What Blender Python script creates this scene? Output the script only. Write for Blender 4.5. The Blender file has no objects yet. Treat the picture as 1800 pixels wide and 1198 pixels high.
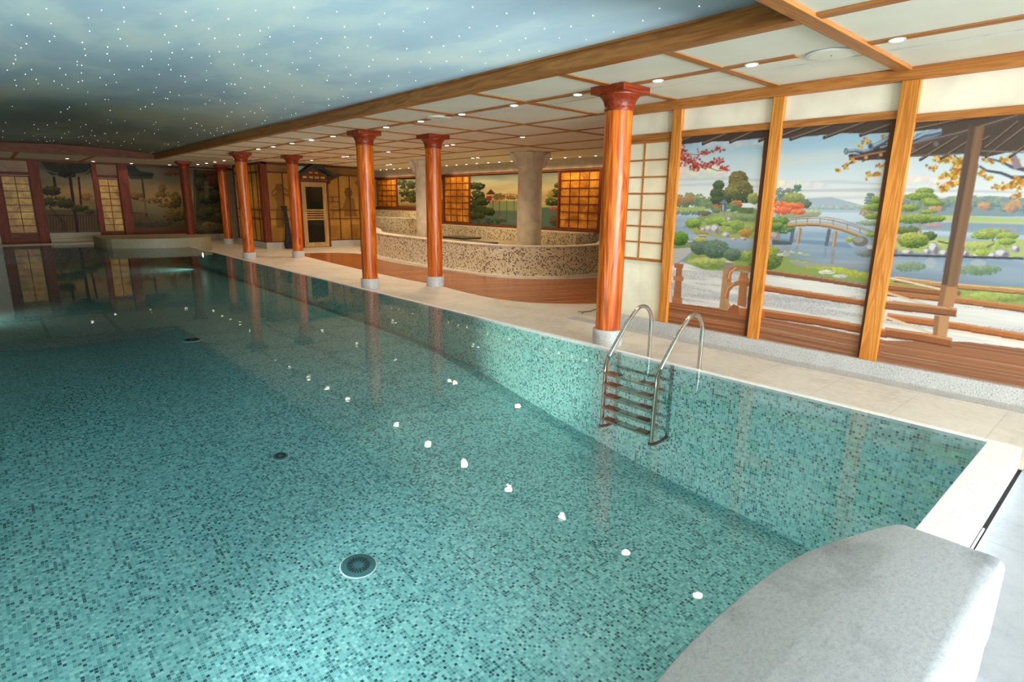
import bpy, bmesh, math, random
import numpy as np
from mathutils import Vector, Matrix

random.seed(7); RNG = np.random.default_rng(11)
SC = bpy.context.scene
COL = SC.collection

# ------------------------------------------------------------------ camera
FOC, YAW, PIT, ROL = 1014.46, .730596, -.232992, .014607
CAMP = np.array([0, 0, 1.6])
_cy, _sy, _cp, _sp = math.cos(YAW), math.sin(YAW), math.cos(PIT), math.sin(PIT)
_f = np.array([_sy*_cp, _cy*_cp, _sp]); _r = np.array([_cy, -_sy, 0]); _u = np.cross(_r, _f)
_cr, _sr = math.cos(ROL), math.sin(ROL)
_r, _u = _r*_cr + _u*_sr, -_r*_sr + _u*_cr
cam = bpy.data.objects.new('camera', bpy.data.cameras.new('camera')); COL.objects.link(cam)
cam.matrix_world = Matrix(((_r[0], _u[0], -_f[0], 0), (_r[1], _u[1], -_f[1], 0), (_r[2], _u[2], -_f[2], 1.6), (0, 0, 0, 1)))
cam.data.sensor_width = 36; cam.data.lens = FOC/1800*36; cam.data.clip_start = .05
SC.camera = cam

# ------------------------------------------------------------------ world, daylight, exposure
W = bpy.data.worlds.new('world'); SC.world = W; W.use_nodes = True
W.node_tree.nodes['Background'].inputs[0].default_value = (.75, .86, 1, 1)
W.node_tree.nodes['Background'].inputs[1].default_value = .6
SC.view_settings.view_transform = 'Standard'; SC.view_settings.look = 'None'
SC.view_settings.gamma = 1; SC.view_settings.use_curve_mapping = False
SC.view_settings.exposure = 0.0
SC.cycles.sample_clamp_indirect = 4
SC.cycles.max_bounces = 10; SC.cycles.transparent_max_bounces = 24
SC.cycles.caustics_reflective = False
SC.cycles.use_denoising = True

def area_light(name, loc, rot, sx, sy, power, color):
    d = bpy.data.lights.new(name, 'AREA'); d.shape = 'RECTANGLE'; d.size = sx; d.size_y = sy
    d.energy = power; d.color = color
    o = bpy.data.objects.new(name, d); COL.objects.link(o); o.location = loc; o.rotation_euler = rot
    return o
# daylight that falls through the windows of the wall behind the photographer
DAY = 930
for wx in (-.9, 1.8, 4.6):
    area_light('daylight', (wx, -8.92, 1.35), (math.radians(90), 0, 0), 2.1, 2.2, DAY, (.80, .91, 1))

# ------------------------------------------------------------------ helpers
def lin(c):
    c = np.asarray(c, float)/255
    return np.where(c <= .04045, c/12.92, ((c+.055)/1.055)**2.4)
def rgba(c, a=1): l = lin(c); return (float(l[0]), float(l[1]), float(l[2]), a)

class NT:
    def __init__(s, name):
        s.m = bpy.data.materials.new(name); s.m.use_nodes = True
        s.t = s.m.node_tree; s.b = s.t.nodes['Principled BSDF']
    def n(s, typ, **kw):
        nd = s.t.nodes.new(typ)
        for k, v in kw.items():
            if k == 'inp':
                for kk, vv in v.items(): nd.inputs[kk].default_value = vv
            else: setattr(nd, k, v)
        return nd
    def l(s, a, b): s.t.links.new(a, b)
    def math(s, op, a, b=None, c=None):
        nd = s.n('ShaderNodeMath', operation=op)
        for i, x in enumerate((a, b, c)):
            if x is None: continue
            if isinstance(x, (int, float)): nd.inputs[i].default_value = x
            else: s.l(x, nd.inputs[i])
        return nd.outputs[0]
    def ramp(s, fac, stops, interp='LINEAR'):
        nd = s.n('ShaderNodeValToRGB'); cr = nd.color_ramp; cr.interpolation = interp
        while len(cr.elements) < len(stops): cr.elements.new(.5)
        for e, (p, c) in zip(cr.elements, stops): e.position = p; e.color = rgba(c)
        s.l(fac, nd.inputs[0]); return nd.outputs[0]
    def mix(s, fac, a, b, mode='MIX'):
        nd = s.n('ShaderNodeMix', data_type='RGBA', blend_type=mode)
        for sock, x in ((nd.inputs[0], fac), (nd.inputs[6], a), (nd.inputs[7], b)):
            if isinstance(x, (int, float)): sock.default_value = x
            elif isinstance(x, tuple): sock.default_value = rgba(x)
            else: s.l(x, sock)
        return nd.outputs[2]
    def coord(s, which='Object', scale=(1, 1, 1), rot=(0, 0, 0), loc=(0, 0, 0)):
        tc = s.n('ShaderNodeTexCoord'); mp = s.n('ShaderNodeMapping')
        mp.inputs['Scale'].default_value = scale; mp.inputs['Rotation'].default_value = rot; mp.inputs['Location'].default_value = loc
        s.l(tc.outputs[which], mp.inputs[0]); return mp.outputs[0]
    def noise(s, vec, scale, detail=4, rough=.5, dist=0):
        nd = s.n('ShaderNodeTexNoise', inp={'Scale': scale, 'Detail': detail, 'Roughness': rough, 'Distortion': dist})
        s.l(vec, nd.inputs['Vector']); return nd.outputs[0]
    def out(s, color=None, rough=None, metal=None, bump=None, bstr=.2, bdist=.01, **kw):
        if color is not None:
            if isinstance(color, tuple): s.b.inputs['Base Color'].default_value = rgba(color)
            else: s.l(color, s.b.inputs['Base Color'])
        if rough is not None:
            if isinstance(rough, (int, float)): s.b.inputs['Roughness'].default_value = rough
            else: s.l(rough, s.b.inputs['Roughness'])
        if metal is not None: s.b.inputs['Metallic'].default_value = metal
        if bump is not None:
            bp = s.n('ShaderNodeBump', inp={'Strength': bstr, 'Distance': bdist}); s.l(bump, bp.inputs['Height']); s.l(bp.outputs[0], s.b.inputs['Normal'])
        for k, v in kw.items(): s.b.inputs[k.replace('_', ' ')].default_value = v
        return s.m

def plain(name, c, rough=.6, metal=0, var=.08, scale=6, **kw):
    t = NT(name); v = t.coord()
    n = t.noise(v, scale, 5)
    c2 = tuple(max(0, x*(1-var*2)) for x in c); c1 = tuple(min(255, x*(1+var)) for x in c)
    return t.out(t.ramp(n, [(.3, c2), (.7, c1)]), rough, metal, **kw)

def wood(name, dark, mid, light, axis='z', rough=.35, scale=1.0, coat=0, dist=1.2):
    t = NT(name)
    s = {'z': (9, 9, .55), 'y': (9, .55, 9), 'x': (.55, 9, 9)}[axis]
    oi = t.n('ShaderNodeObjectInfo')
    v = t.coord(scale=tuple(k*scale for k in s))
    va = t.n('ShaderNodeVectorMath', operation='ADD'); t.l(v, va.inputs[0])
    cx = t.n('ShaderNodeCombineXYZ'); off = t.math('MULTIPLY', oi.outputs['Random'], 37.0)
    t.l(off, cx.inputs[0]); t.l(off, cx.inputs[1]); t.l(cx.outputs[0], va.inputs[1])
    n1 = t.noise(va.outputs[0], 1.0, 3, .55, dist)
    rings = t.math('FRACT', t.math('MULTIPLY', n1, 6.0))
    rings = t.math('ABSOLUTE', t.math('SUBTRACT', rings, .5))
    n2 = t.noise(va.outputs[0], 9, 3, .6, 0)
    f = t.math('ADD', t.math('MULTIPLY', rings, .9), t.math('MULTIPLY', n2, .55))
    return t.out(t.ramp(f, [(.12, dark), (.42, mid), (.8, light)]), rough, None, None,
                 Coat_Weight=coat, Coat_Roughness=.12, Specular_IOR_Level=.35)

M = {}
M['column'] = wood('lacquered_cherry', (126, 42, 6), (182, 76, 12), (220, 122, 34), 'z', .34, .7, .05)
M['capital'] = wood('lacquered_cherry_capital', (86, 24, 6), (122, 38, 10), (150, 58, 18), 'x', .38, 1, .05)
M['post'] = wood('honey_timber_upright', (168, 98, 34), (190, 116, 42), (214, 142, 60), 'z', .42, 1)
M['beam_y'] = wood('honey_timber_long', (136, 80, 32), (164, 100, 44), (186, 122, 60), 'y', .45, 1)
M['beam_x'] = wood('honey_timber_cross', (136, 80, 32), (164, 100, 44), (186, 122, 60), 'x', .45, 1)
M['fascia'] = wood('fascia_timber', (120, 70, 26), (150, 92, 40), (178, 116, 56), 'y', .45, .8)
M['dark_post'] = wood('red_timber_upright', (70, 26, 8), (106, 42, 12), (134, 58, 20), 'z', .6, 1, 0)
M['dark_beam'] = wood('red_timber_level', (70, 32, 8), (98, 46, 14), (124, 66, 26), 'x', .6, 1, 0)
M['dark_beam_y'] = wood('red_timber_level_long', (70, 32, 8), (98, 46, 14), (124, 66, 26), 'y', .6, 1, 0)
M['pale_wood'] = wood('pale_door_timber', (150, 112, 62), (182, 142, 86), (206, 168, 108), 'z', .45, 1)
M['panel'] = plain('white_ceiling_panel', (232, 228, 210), .75, var=.015, scale=2)
M['plaster'] = plain('cream_plaster', (236, 224, 200), .8, var=.04, scale=2.5)
M['paper'] = plain('cream_shoji_paper', (236, 222, 190), .7, var=.03, scale=3)
M['wallplain'] = plain('room_wall_plaster', (205, 196, 176), .8, var=.03)
M['dark'] = plain('dark_void', (26, 18, 16), .9)
M['steel'] = plain('polished_stainless_steel', (205, 204, 196), .16, 1, var=.03)
M['steel_dark'] = plain('dark_steel', (70, 74, 78), .35, .8)
M['grate'] = plain('drain_plate_grey', (72, 122, 130), .5)
M['slot'] = plain('drain_slot_dark', (16, 34, 38), .8)
M['cloth'] = plain('dark_folded_fabric', (44, 42, 48), .85, var=.15)
M['roof_green'] = plain('dark_green_roof', (40, 52, 46), .6, var=.2, scale=20)
M['glass_dark'] = plain('smoked_door_glass', (20, 22, 16), .12)
M['white_stone'] = plain('pale_render_column', (226, 212, 192), .75, var=.05, scale=4)
M['slab_dark'] = plain('dark_stone_board', (62, 54, 42), .6, var=.15)
M['white_plastic'] = plain('white_plastic', (232, 232, 228), .4, var=.01)
M['pad'] = plain('dark_brown_reflection', (74, 40, 26), .5)  # colour of the reflection painted on the ladder steps
M['wire'] = plain('thin_cable', (206, 204, 194), .5)

def granite(name, base, lo, hi):
    t = NT(name); v = t.coord()
    a = t.noise(v, 70, 3, .75); b = t.noise(v, 190, 2, .6); c = t.noise(v, 4, 3)
    f = t.math('ADD', t.math('MULTIPLY', a, .6), t.math('MULTIPLY', b, .4))
    col = t.ramp(f, [(.38, lo), (.46, base), (.55, base), (.62, hi)])
    col = t.mix(.25, col, t.ramp(c, [(.35, tuple(x*.85 for x in base)), (.65, hi)]), 'MULTIPLY')
    return t.out(col, .5)
M['granite_warm'] = granite('brown_speckled_granite', (168, 154, 122), (84, 74, 56), (196, 184, 156))
M['granite'] = granite('grey_granite', (200, 198, 194), (104, 104, 106), (232, 230, 226))

def limestone(name, base, tile=(1.0, .62), jointdark=.78, rough=.42):
    t = NT(name); v = t.coord()
    a = t.noise(v, 1.7, 6, .62, .6); b = t.noise(v, 14, 5, .65, .3); s = t.noise(v, 90, 2, .6)
    f = t.math('ADD', t.math('ADD', t.math('MULTIPLY', a, .5), t.math('MULTIPLY', b, .35)), t.math('MULTIPLY', s, .15))
    col = t.ramp(f, [(.3, tuple(x*.83 for x in base)), (.5, base), (.7, tuple(min(255, x*1.08) for x in base))])
    br = t.n('ShaderNodeTexBrick', inp={'Scale': 1.0, 'Mortar Size': .004, 'Mortar Smooth': .3, 'Brick Width': tile[0], 'Row Height': tile[1], 'Color1': (1, 1, 1, 1), 'Color2': (.95, .95, .94, 1), 'Mortar': (jointdark,)*3+(1,)})
    t.l(v, br.inputs['Vector'])
    return t.out(t.mix(1.0, col, br.outputs['Color'], 'MULTIPLY'), rough, bump=b, bstr=.05, bdist=.005)
M['deck'] = limestone('limestone_paving', (226, 219, 208))
M['terrace'] = limestone('grey_terrace_stone', (168, 172, 180), (1.4, .9), .8)
def slabstone():
    t = NT('grey_sandstone'); v = t.coord(scale=(1, 1.6, 1), rot=(0, 0, .5))
    a = t.noise(v, 2.2, 5, .6, .5); b = t.noise(v, 60, 5, .75, .4); c = t.noise(v, 220, 3, .7)
    f = t.math('ADD', t.math('MULTIPLY', b, .6), t.math('MULTIPLY', c, .4))
    col = t.ramp(f, [(.3, (122, 126, 134)), (.45, (168, 172, 180)), (.7, (196, 200, 208))])
    stain = t.ramp(a, [(.52, (255, 255, 255)), (.68, (206, 208, 210))])
    return t.out(t.mix(1.0, col, stain, 'MULTIPLY'), .55, bump=f, bstr=.15, bdist=.004)
M['slab'] = slabstone()

def mosaic(name, tile, stops, grout, gw=.09, rough=.25, cluster=0):
    """UV in metres; every cell gets its own tone."""
    t = NT(name); tc = t.n('ShaderNodeTexCoord')
    sc = t.n('ShaderNodeVectorMath', operation='MULTIPLY'); t.l(tc.outputs['UV'], sc.inputs[0])
    sc.inputs[1].default_value = (1/tile[0], 1/tile[1], 1)
    fl = t.n('ShaderNodeVectorMath', operation='FLOOR'); t.l(sc.outputs[0], fl.inputs[0])
    fr = t.n('ShaderNodeVectorMath', operation='FRACTION'); t.l(sc.outputs[0], fr.inputs[0])
    wn = t.n('ShaderNodeTexWhiteNoise', noise_dimensions='2D'); t.l(fl.outputs[0], wn.inputs['Vector'])
    val = wn.outputs['Value']
    if cluster:
        nz = t.noise(fl.outputs[0], .035, 2, .5)
        val = t.math('ADD', val, t.math('MULTIPLY', t.math('SUBTRACT', nz, .5), cluster))
    col = t.ramp(val, stops, 'CONSTANT')
    sx = t.n('ShaderNodeSeparateXYZ'); t.l(fr.outputs[0], sx.inputs[0])
    g = t.math('MAXIMUM', t.math('ABSOLUTE', t.math('SUBTRACT', sx.outputs[0], .5)), t.math('ABSOLUTE', t.math('SUBTRACT', sx.outputs[1], .5)))
    gm = t.math('GREATER_THAN', g, .5-gw)
    return t.out(t.mix(gm, col, grout), rough)
POOLST = [(0, (30, 80, 92)), (.06, (76, 134, 144)), (.2, (118, 178, 186)), (.42, (142, 204, 208)), (.68, (162, 220, 222)), (.9, (186, 234, 234))]
M['mosaic_pool'] = mosaic('teal_glass_mosaic', (.021, .021), POOLST, (172, 214, 212), .07, .3, .25)
M['mosaic_poolwall'] = mosaic('teal_glass_mosaic_wall', (.021, .021), [(0, (64, 112, 116)), (.09, (110, 164, 164)), (.3, (148, 202, 196)), (.6, (170, 218, 210)), (.85, (190, 230, 222))], (196, 228, 220), .07, .3, .2)
M['mosaic_rim'] = mosaic('white_mosaic_rim', (.021, .021), [(0, (234, 238, 235)), (.12, (244, 246, 244)), (.5, (251, 251, 250))], (250, 250, 249), .06, .25)
M['mosaic_tub'] = mosaic('cream_brown_mosaic', (.032, .032), [(0, (74, 54, 38)), (.09, (134, 110, 82)), (.2, (188, 172, 142)), (.34, (222, 210, 184)), (.66, (236, 226, 202))], (222, 212, 188), .07, .22, .15)
M['mosaic_tub_dark'] = mosaic('grey_brown_mosaic', (.032, .032), [(0, (54, 44, 34)), (.2, (112, 98, 74)), (.42, (150, 136, 106)), (.75, (176, 162, 130))], (160, 148, 120), .07, .3, .15)

def parquet():
    t = NT('red_brown_parquet'); v = t.coord(rot=(0, 0, .35))
    br = t.n('ShaderNodeTexBrick', inp={'Scale': 1.0, 'Mortar Size': .002, 'Brick Width': .9, 'Row Height': .09, 'Color1': rgba((158, 80, 34)), 'Color2': rgba((206, 122, 64)), 'Mortar': rgba((84, 40, 18))})
    t.l(v, br.inputs['Vector'])
    n = t.noise(t.coord(scale=(1, 9, 1), rot=(0, 0, .35)), 5, 5, .6)
    return t.out(t.mix(.6, br.outputs['Color'], t.ramp(n, [(.3, (150, 150, 150)), (.7, (255, 255, 255))]), 'MULTIPLY'), .22)
M['parquet'] = parquet()

def goldpaper(name, lo, mid, hi, rough=.45, emit=0):
    t = NT(name); v = t.coord()
    a = t.noise(v, 2.3, 3, .6, .8); b = t.noise(v, 9, 4, .6, .5)
    f = t.math('ADD', t.math('MULTIPLY', a, .75), t.math('MULTIPLY', b, .25))
    col = t.ramp(f, [(.36, lo), (.52, mid), (.66, hi)])
    m = t.out(col, rough)
    if emit:
        t.l(col, t.b.inputs['Emission Color']); t.b.inputs['Emission Strength'].default_value = emit
    return m
M['gold'] = goldpaper('gold_shoji_panel', (150, 84, 14), (206, 134, 36), (236, 176, 68))
M['amber'] = goldpaper('amber_translucent_panel', (150, 100, 30), (186, 134, 48), (206, 158, 70), .5, .05)
M['amber_sh'] = goldpaper('amber_panel_silhouette', (112, 74, 24), (134, 90, 34), (150, 104, 44), .5, .03)
M['amber_door'] = goldpaper('amber_shoji_paper', (150, 104, 30), (196, 146, 56), (222, 178, 84), .5, .04)

def emitter(name, c, s, sampling='AUTO'):
    m = bpy.data.materials.new(name); m.use_nodes = True; t = m.node_tree
    b = t.nodes['Principled BSDF']; b.inputs['Base Color'].default_value = (1, 1, 1, 1)
    b.inputs['Emission Color'].default_value = (*c, 1); b.inputs['Emission Strength'].default_value = s
    m.cycles.emission_sampling = sampling; return m
M['lamp'] = emitter('lit_downlight', (1, .93, .8), 7, 'NONE')
M['star'] = emitter('lit_star_point', (1, .95, .85), 1.6, 'NONE')
M['uwlamp'] = emitter('lit_pool_lamp', (.9, 1, .9), 8, 'NONE')

def water():
    m = bpy.data.materials.new('pool_water'); m.use_nodes = True; t = m.node_tree
    for n in list(t.nodes): t.nodes.remove(n)
    N = t.nodes.new; L = t.links.new
    out = N('ShaderNodeOutputMaterial'); mx = N('ShaderNodeMixShader'); tr = N('ShaderNodeBsdfTransparent'); gl = N('ShaderNodeBsdfGlossy'); fr = N('ShaderNodeFresnel')
    tr.inputs[0].default_value = (.86, .985, .97, 1); gl.inputs['Roughness'].default_value = .015; fr.inputs['IOR'].default_value = 1.333
    tc = N('ShaderNodeTexCoord'); ns = N('ShaderNodeTexNoise'); ns.inputs['Scale'].default_value = 3.5; ns.inputs['Detail'].default_value = 3
    bp = N('ShaderNodeBump'); bp.inputs['Strength'].default_value = .02; bp.inputs['Distance'].default_value = .05
    L(tc.outputs['Object'], ns.inputs['Vector']); L(ns.outputs[0], bp.inputs['Height']); L(bp.outputs[0], gl.inputs['Normal']); L(bp.outputs[0], fr.inputs['Normal'])
    L(fr.outputs[0], mx.inputs[0]); L(tr.outputs[0], mx.inputs[1]); L(gl.outputs[0], mx.inputs[2]); L(mx.outputs[0], out.inputs[0])
    return m
M['water'] = water()
def pane():
    m = bpy.data.materials.new('window_glass'); m.use_nodes = True; t = m.node_tree
    for n in list(t.nodes): t.nodes.remove(n)
    N = t.nodes.new; L = t.links.new
    out = N('ShaderNodeOutputMaterial'); mx = N('ShaderNodeMixShader'); tr = N('ShaderNodeBsdfTransparent'); gl = N('ShaderNodeBsdfGlossy')
    mx.inputs[0].default_value = .05; gl.inputs['Roughness'].default_value = .02
    L(tr.outputs[0], mx.inputs[1]); L(gl.outputs[0], mx.inputs[2]); L(mx.outputs[0], out.inputs[0]); return m
M['pane'] = pane()

def skyceil():
    t = NT('painted_cloud_ceiling')
    v = t.coord(scale=(1, .42, 1), rot=(0, 0, .35))
    a = t.noise(v, .75, 5, .55, .3); b = t.noise(v, 2.2, 4, .55, .3)
    f = t.math('ADD', t.math('MULTIPLY', a, .75), t.math('MULTIPLY', b, .25))
    col = t.ramp(f, [(.36, (138, 158, 168)), (.48, (150, 168, 174)), (.52, (162, 178, 178)), (.58, (172, 184, 178)), (.68, (184, 190, 180))])
    return t.out(col, .6)
M['sky'] = skyceil()
def painted():
    t = NT('mural_paint'); at = t.n('ShaderNodeVertexColor', layer_name='paint')
    return t.out(at.outputs[0], .6, Specular_IOR_Level=.2)
M['paint'] = painted()

# ---- mesh building
def newbm(): return bmesh.new()
def box(bm, x0, x1, y0, y1, z0, z1):
    vs = [bm.verts.new((x, y, z)) for x in (x0, x1) for y in (y0, y1) for z in (z0, z1)]
    for f in ((0, 1, 3, 2), (4, 6, 7, 5), (0, 4, 5, 1), (2, 3, 7, 6), (0, 2, 6, 4), (1, 5, 7, 3)):
        bm.faces.new([vs[i] for i in f])
    return bm
def lathe(bm, prof, n=32, c=(0, 0)):
    rows = []
    for r, z in prof:
        rows.append([bm.verts.new((c[0]+r*math.cos(2*math.pi*i/n), c[1]+r*math.sin(2*math.pi*i/n), z)) for i in range(n)])
    for a, b in zip(rows, rows[1:]):
        for i in range(n): bm.faces.new((a[i], a[(i+1) % n], b[(i+1) % n], b[i]))
    bm.faces.new(rows[0][::-1]); bm.faces.new(rows[-1]); return bm
def prism(bm, pts, z0, z1, uv=False):
    """vertical extrusion of a closed outline"""
    a = [bm.verts.new((x, y, z0)) for x, y in pts]; b = [bm.verts.new((x, y, z1)) for x, y in pts]
    n = len(pts)
    for i in range(n): bm.faces.new((a[i], a[(i+1) % n], b[(i+1) % n], b[i]))
    bm.faces.new(a[::-1]); bm.faces.new(b); return bm
def prism_ax(bm, pts, a0, a1, ax):
    """outline (p,q) extruded along axis ax: 'x' -> (y,z), 'y' -> (x,z)"""
    f = (lambda p, q, t: (t, p, q)) if ax == 'x' else (lambda p, q, t: (p, t, q))
    a = [bm.verts.new(f(p, q, a0)) for p, q in pts]; b = [bm.verts.new(f(p, q, a1)) for p, q in pts]
    n = len(pts)
    for i in range(n): bm.faces.new((a[i], a[(i+1) % n], b[(i+1) % n], b[i]))
    bm.faces.new(a[::-1]); bm.faces.new(b); return bm
def tube(bm, pts, r, n=14, cap=True):
    pts = [Vector(p) for p in pts]; rows = []; up = Vector((0, 1, 0))
    for i, p in enumerate(pts):
        t = (pts[min(i+1, len(pts)-1)] - pts[max(i-1, 0)]).normalized()
        a = t.cross(up); a = a.normalized() if a.length > 1e-4 else Vector((1, 0, 0)); b = t.cross(a).normalized()
        rows.append([bm.verts.new(p + r*(a*math.cos(2*math.pi*k/n) + b*math.sin(2*math.pi*k/n))) for k in range(n)])
    for a, b in zip(rows, rows[1:]):
        for i in range(n): bm.faces.new((a[i], a[(i+1) % n], b[(i+1) % n], b[i]))
    if cap: bm.faces.new(rows[0][::-1]); bm.faces.new(rows[-1])
    return bm
def smooth_path(P, it=3, closed=False):
    P = [tuple(p) for p in P]
    for _ in range(it):
        Q = [] if closed else [P[0]]
        rng = range(len(P)) if closed else range(len(P)-1)
        for i in rng:
            a, b = P[i], P[(i+1) % len(P)]
            Q.append(tuple(.75*u+.25*v for u, v in zip(a, b))); Q.append(tuple(.25*u+.75*v for u, v in zip(a, b)))
        if not closed: Q.append(P[-1])
        P = Q
    return P
def box_uv(me):
    """UV in metres from the dominant face axis"""
    uv = me.uv_layers.new(name='UVMap')
    for p in me.polygons:
        n = p.normal; ax = max(range(3), key=lambda k: abs(n[k]))
        for li in p.loop_indices:
            c = me.vertices[me.loops[li].vertex_index].co
            uv.data[li].uv = ((c.y, c.z), (c.x, c.z), (c.x, c.y))[ax]
def obj(name, bm, mat, parent=None, loc=None, smooth=False, bevel=0, uv=False, segs=2):
    me = bpy.data.meshes.new(name)
    bmesh.ops.recalc_face_normals(bm, faces=bm.faces[:])
    bm.to_mesh(me); bm.free()
    if uv: box_uv(me)
    me.materials.append(M[mat] if isinstance(mat, str) else mat)
    if smooth:
        for p in me.polygons: p.use_smooth = True
        try: me.set_sharp_from_angle(angle=math.radians(40))
        except Exception: pass
    o = bpy.data.objects.new(name, me); COL.objects.link(o)
    if parent is not None: o.parent = parent
    if loc is not None: o.location = loc
    if bevel:
        b = o.modifiers.new('bevel', 'BEVEL'); b.width = bevel; b.segments = segs; b.limit_method = 'ANGLE'
    return o
def thing(name, label, cat, loc=(0, 0, 0), group=None, rotz=0):
    o = bpy.data.objects.new(name, None); COL.objects.link(o); o.location = loc; o.rotation_euler = (0, 0, rotz)
    o.empty_display_size = .1
    return tag(o, label, cat, group)
def tag(o, label, cat, group=None):
    o['label'] = label; o['category'] = cat
    if group: o['group'] = group
    return o
def struct(o): o['kind'] = 'structure'; return o
def dup(root, loc, label=None, group=None):
    r = root.copy(); COL.objects.link(r); r.location = loc
    if label: r['label'] = label
    if group: r['group'] = group
    for ch in root.children:
        c = ch.copy(); COL.objects.link(c); c.parent = r
        for g in ch.children:
            d = g.copy(); COL.objects.link(d); d.parent = c
    return r
def B(*a): return box(newbm(), *a)

ZW = .1455      # water level = top of the rim
ZS = 2.83       # ceiling soffit
XP = 4.636      # right side of the pool
XL = -1.2       # left side
YN, YF = .545, 23.2
XW = 6.36       # right wall
XB = 12.1       # back wall of the alcove
YE = 25.8       # far wall
# ------------------------------------------------------------------ room shell
bm = newbm()
box(bm, 4.70, XB, .353, YE, -.12, 0); box(bm, -3, XL-.08, .353, YE, -.12, 0)
box(bm, XL-.08, 4.70, 24.1, YE, -.12, 0)
struct(obj('floor', bm, 'deck'))
struct(obj('floor', B(-3, XW, -9, .353, -.12, 0), 'terrace'))
bm = newbm()
box(bm, 4.29, XB, -9, YE, ZS, ZS+.1); box(bm, -3, -.5, -9, YE, ZS, ZS+.1)
box(bm, -.5, 4.29, -9, 1.8, ZS, ZS+.1); box(bm, -.5, 4.29, 21.56, YE, ZS, ZS+.1)
struct(obj('ceiling', bm, 'panel'))
def vz(x): return 2.95 + .11*max(0, 1-((x-1.85)/2.35)**2)
bm = newbm(); N = 24; prev = None
for i in range(N+1):
    x = -.5 + 4.7*i/N
    cur = (bm.verts.new((x, 1.85, vz(x))), bm.verts.new((x, 21.55, vz(x))))
    if prev: bm.faces.new((prev[0], prev[1], cur[1], cur[0]))
    prev = cur
sk = obj('ceiling', bm, 'sky', smooth=True); struct(sk)
so = sk.modifiers.new('thick', 'SOLIDIFY'); so.thickness = .05; so.offset = 1 if sk.data.polygons[0].normal.z > 0 else -1
struct(obj('wall_right', B(XW, XW+.12, -9, 5.05, 0, ZS), 'plaster'))
struct(obj('wall_alcove', B(XW+.12, XB, 4.95, 5.05, 0, ZS), 'plaster'))
struct(obj('wall_back', B(XB, XB+.12, 5.05, YE, 0, ZS), 'wallplain'))
struct(obj('wall_far', B(-3, XB, YE, YE+.12, 0, ZS+.3), 'wallplain'))
struct(obj('wall_left', B(-3.12, -3, -9, YE, 0, ZS), 'wallplain'))
# wall behind the photographer: piers, parapet, lintel and three tall windows
bm = newbm()
xs = [-3, -1.95, .15, .75, 2.85, 3.55, 5.65, XW]
for i in range(0, 8, 2): box(bm, xs[i], xs[i+1], -9.12, -9, 0, ZS)
for i in (1, 3, 5): box(bm, xs[i], xs[i+1], -9.12, -9, 2.5, ZS); box(bm, xs[i], xs[i+1], -9.12, -9, 0, .2)
struct(obj('wall_near', bm, 'wallplain'))
for k, i in enumerate((1, 3, 5)):
    w = bpy.data.objects.new('window_%d' % (k+1), None); COL.objects.link(w); struct(w)
    a, b = xs[i], xs[i+1]; bm = newbm()
    for (p, q, r, s) in ((a, b, .2, .26), (a, b, 2.44, 2.5), (a, a+.06, .26, 2.44), (b-.06, b, .26, 2.44), ((a+b)/2-.03, (a+b)/2+.03, .26, 2.44)):
        box(bm, p, q, -9.1, -9.02, r, s)
    obj('window_frame', bm, 'post', w)
    obj('window_pane', B(a+.06, b-.06, -9.066, -9.06, .26, 2.44), 'pane', w)

# ---- pool basin
prof = [(YN, -1.15), (1.5, -1.11), (2.14, -1.06), (3, -1.0), (4, -.88), (5.1, -.71), (6.0, -.56), (6.8, -.46), (8.5, -.40), (14, -.39), (24, -.39)]
bm = newbm(); prev = None
for y, z in smooth_path(prof, 2):
    cur = (bm.verts.new((XL, y, z)), bm.verts.new((XP+.03, y, z)))
    if prev: bm.faces.new((prev[0], prev[1], cur[1], cur[0]))
    prev = cur
struct(obj('pool_floor', bm, 'mosaic_pool', uv=True, smooth=True))
bm = newbm()
box(bm, XP+.003, 4.69, .46, 24.0, -1.4, .118)
struct(obj('pool_wall', bm, 'mosaic_poolwall', uv=True))
bm = newbm()
box(bm, XL-.06, XP+.003, .38, YN-.003, -1.4, .118)
box(bm, XL-.06, XL-.003, YN, 24.0, -1.4, .118); box(bm, XL, XP, YF+.003, YF+.8, -1.4, .118)
struct(obj('pool_wall', bm, 'mosaic_pool', uv=True))
bm = newbm()   # raised overflow rim running round the basin
prism(bm, [(XP, YN), (XP, 24.0), (4.70, 24.0), (4.70, .42), (4.69, .385), (4.655, .373), (XL-.08, .373), (XL-.08, 24.0), (XL, 24.0), (XL, YN)], .118, ZW+.001)
box(bm, 4.69, 4.70, .45, 24.0, 0, .118); box(bm, XL-.08, 4.65, .373, .38, 0, .118); box(bm, XL-.08, XL-.07, .38, 24, 0, .118)
box(bm, XL, XP, YF, YF+.9, .118, ZW+.001)
struct(obj('pool_rim', bm, 'mosaic_rim', uv=True, bevel=.012))
bm = newbm()
vs = [bm.verts.new(p) for p in ((XL, YN, 0), (XP, YN, 0), (XP, YF, 0), (XL, YF, 0))]; bm.faces.new(vs)
wat = obj('water_surface', bm, 'water', loc=(0, 0, ZW-.002)); wat['kind'] = 'structure'
# drainage joint between the rim and the paving, with a stepped edge
struct(obj('floor_joint', B(3.0, 4.69, .353, .373, -.02, -.004), 'dark'))
bm = newbm(); box(bm, 3.05, 3.62, .36, .369, -.01, .006); 
struct(obj('floor_joint', bm, 'granite'))

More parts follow.
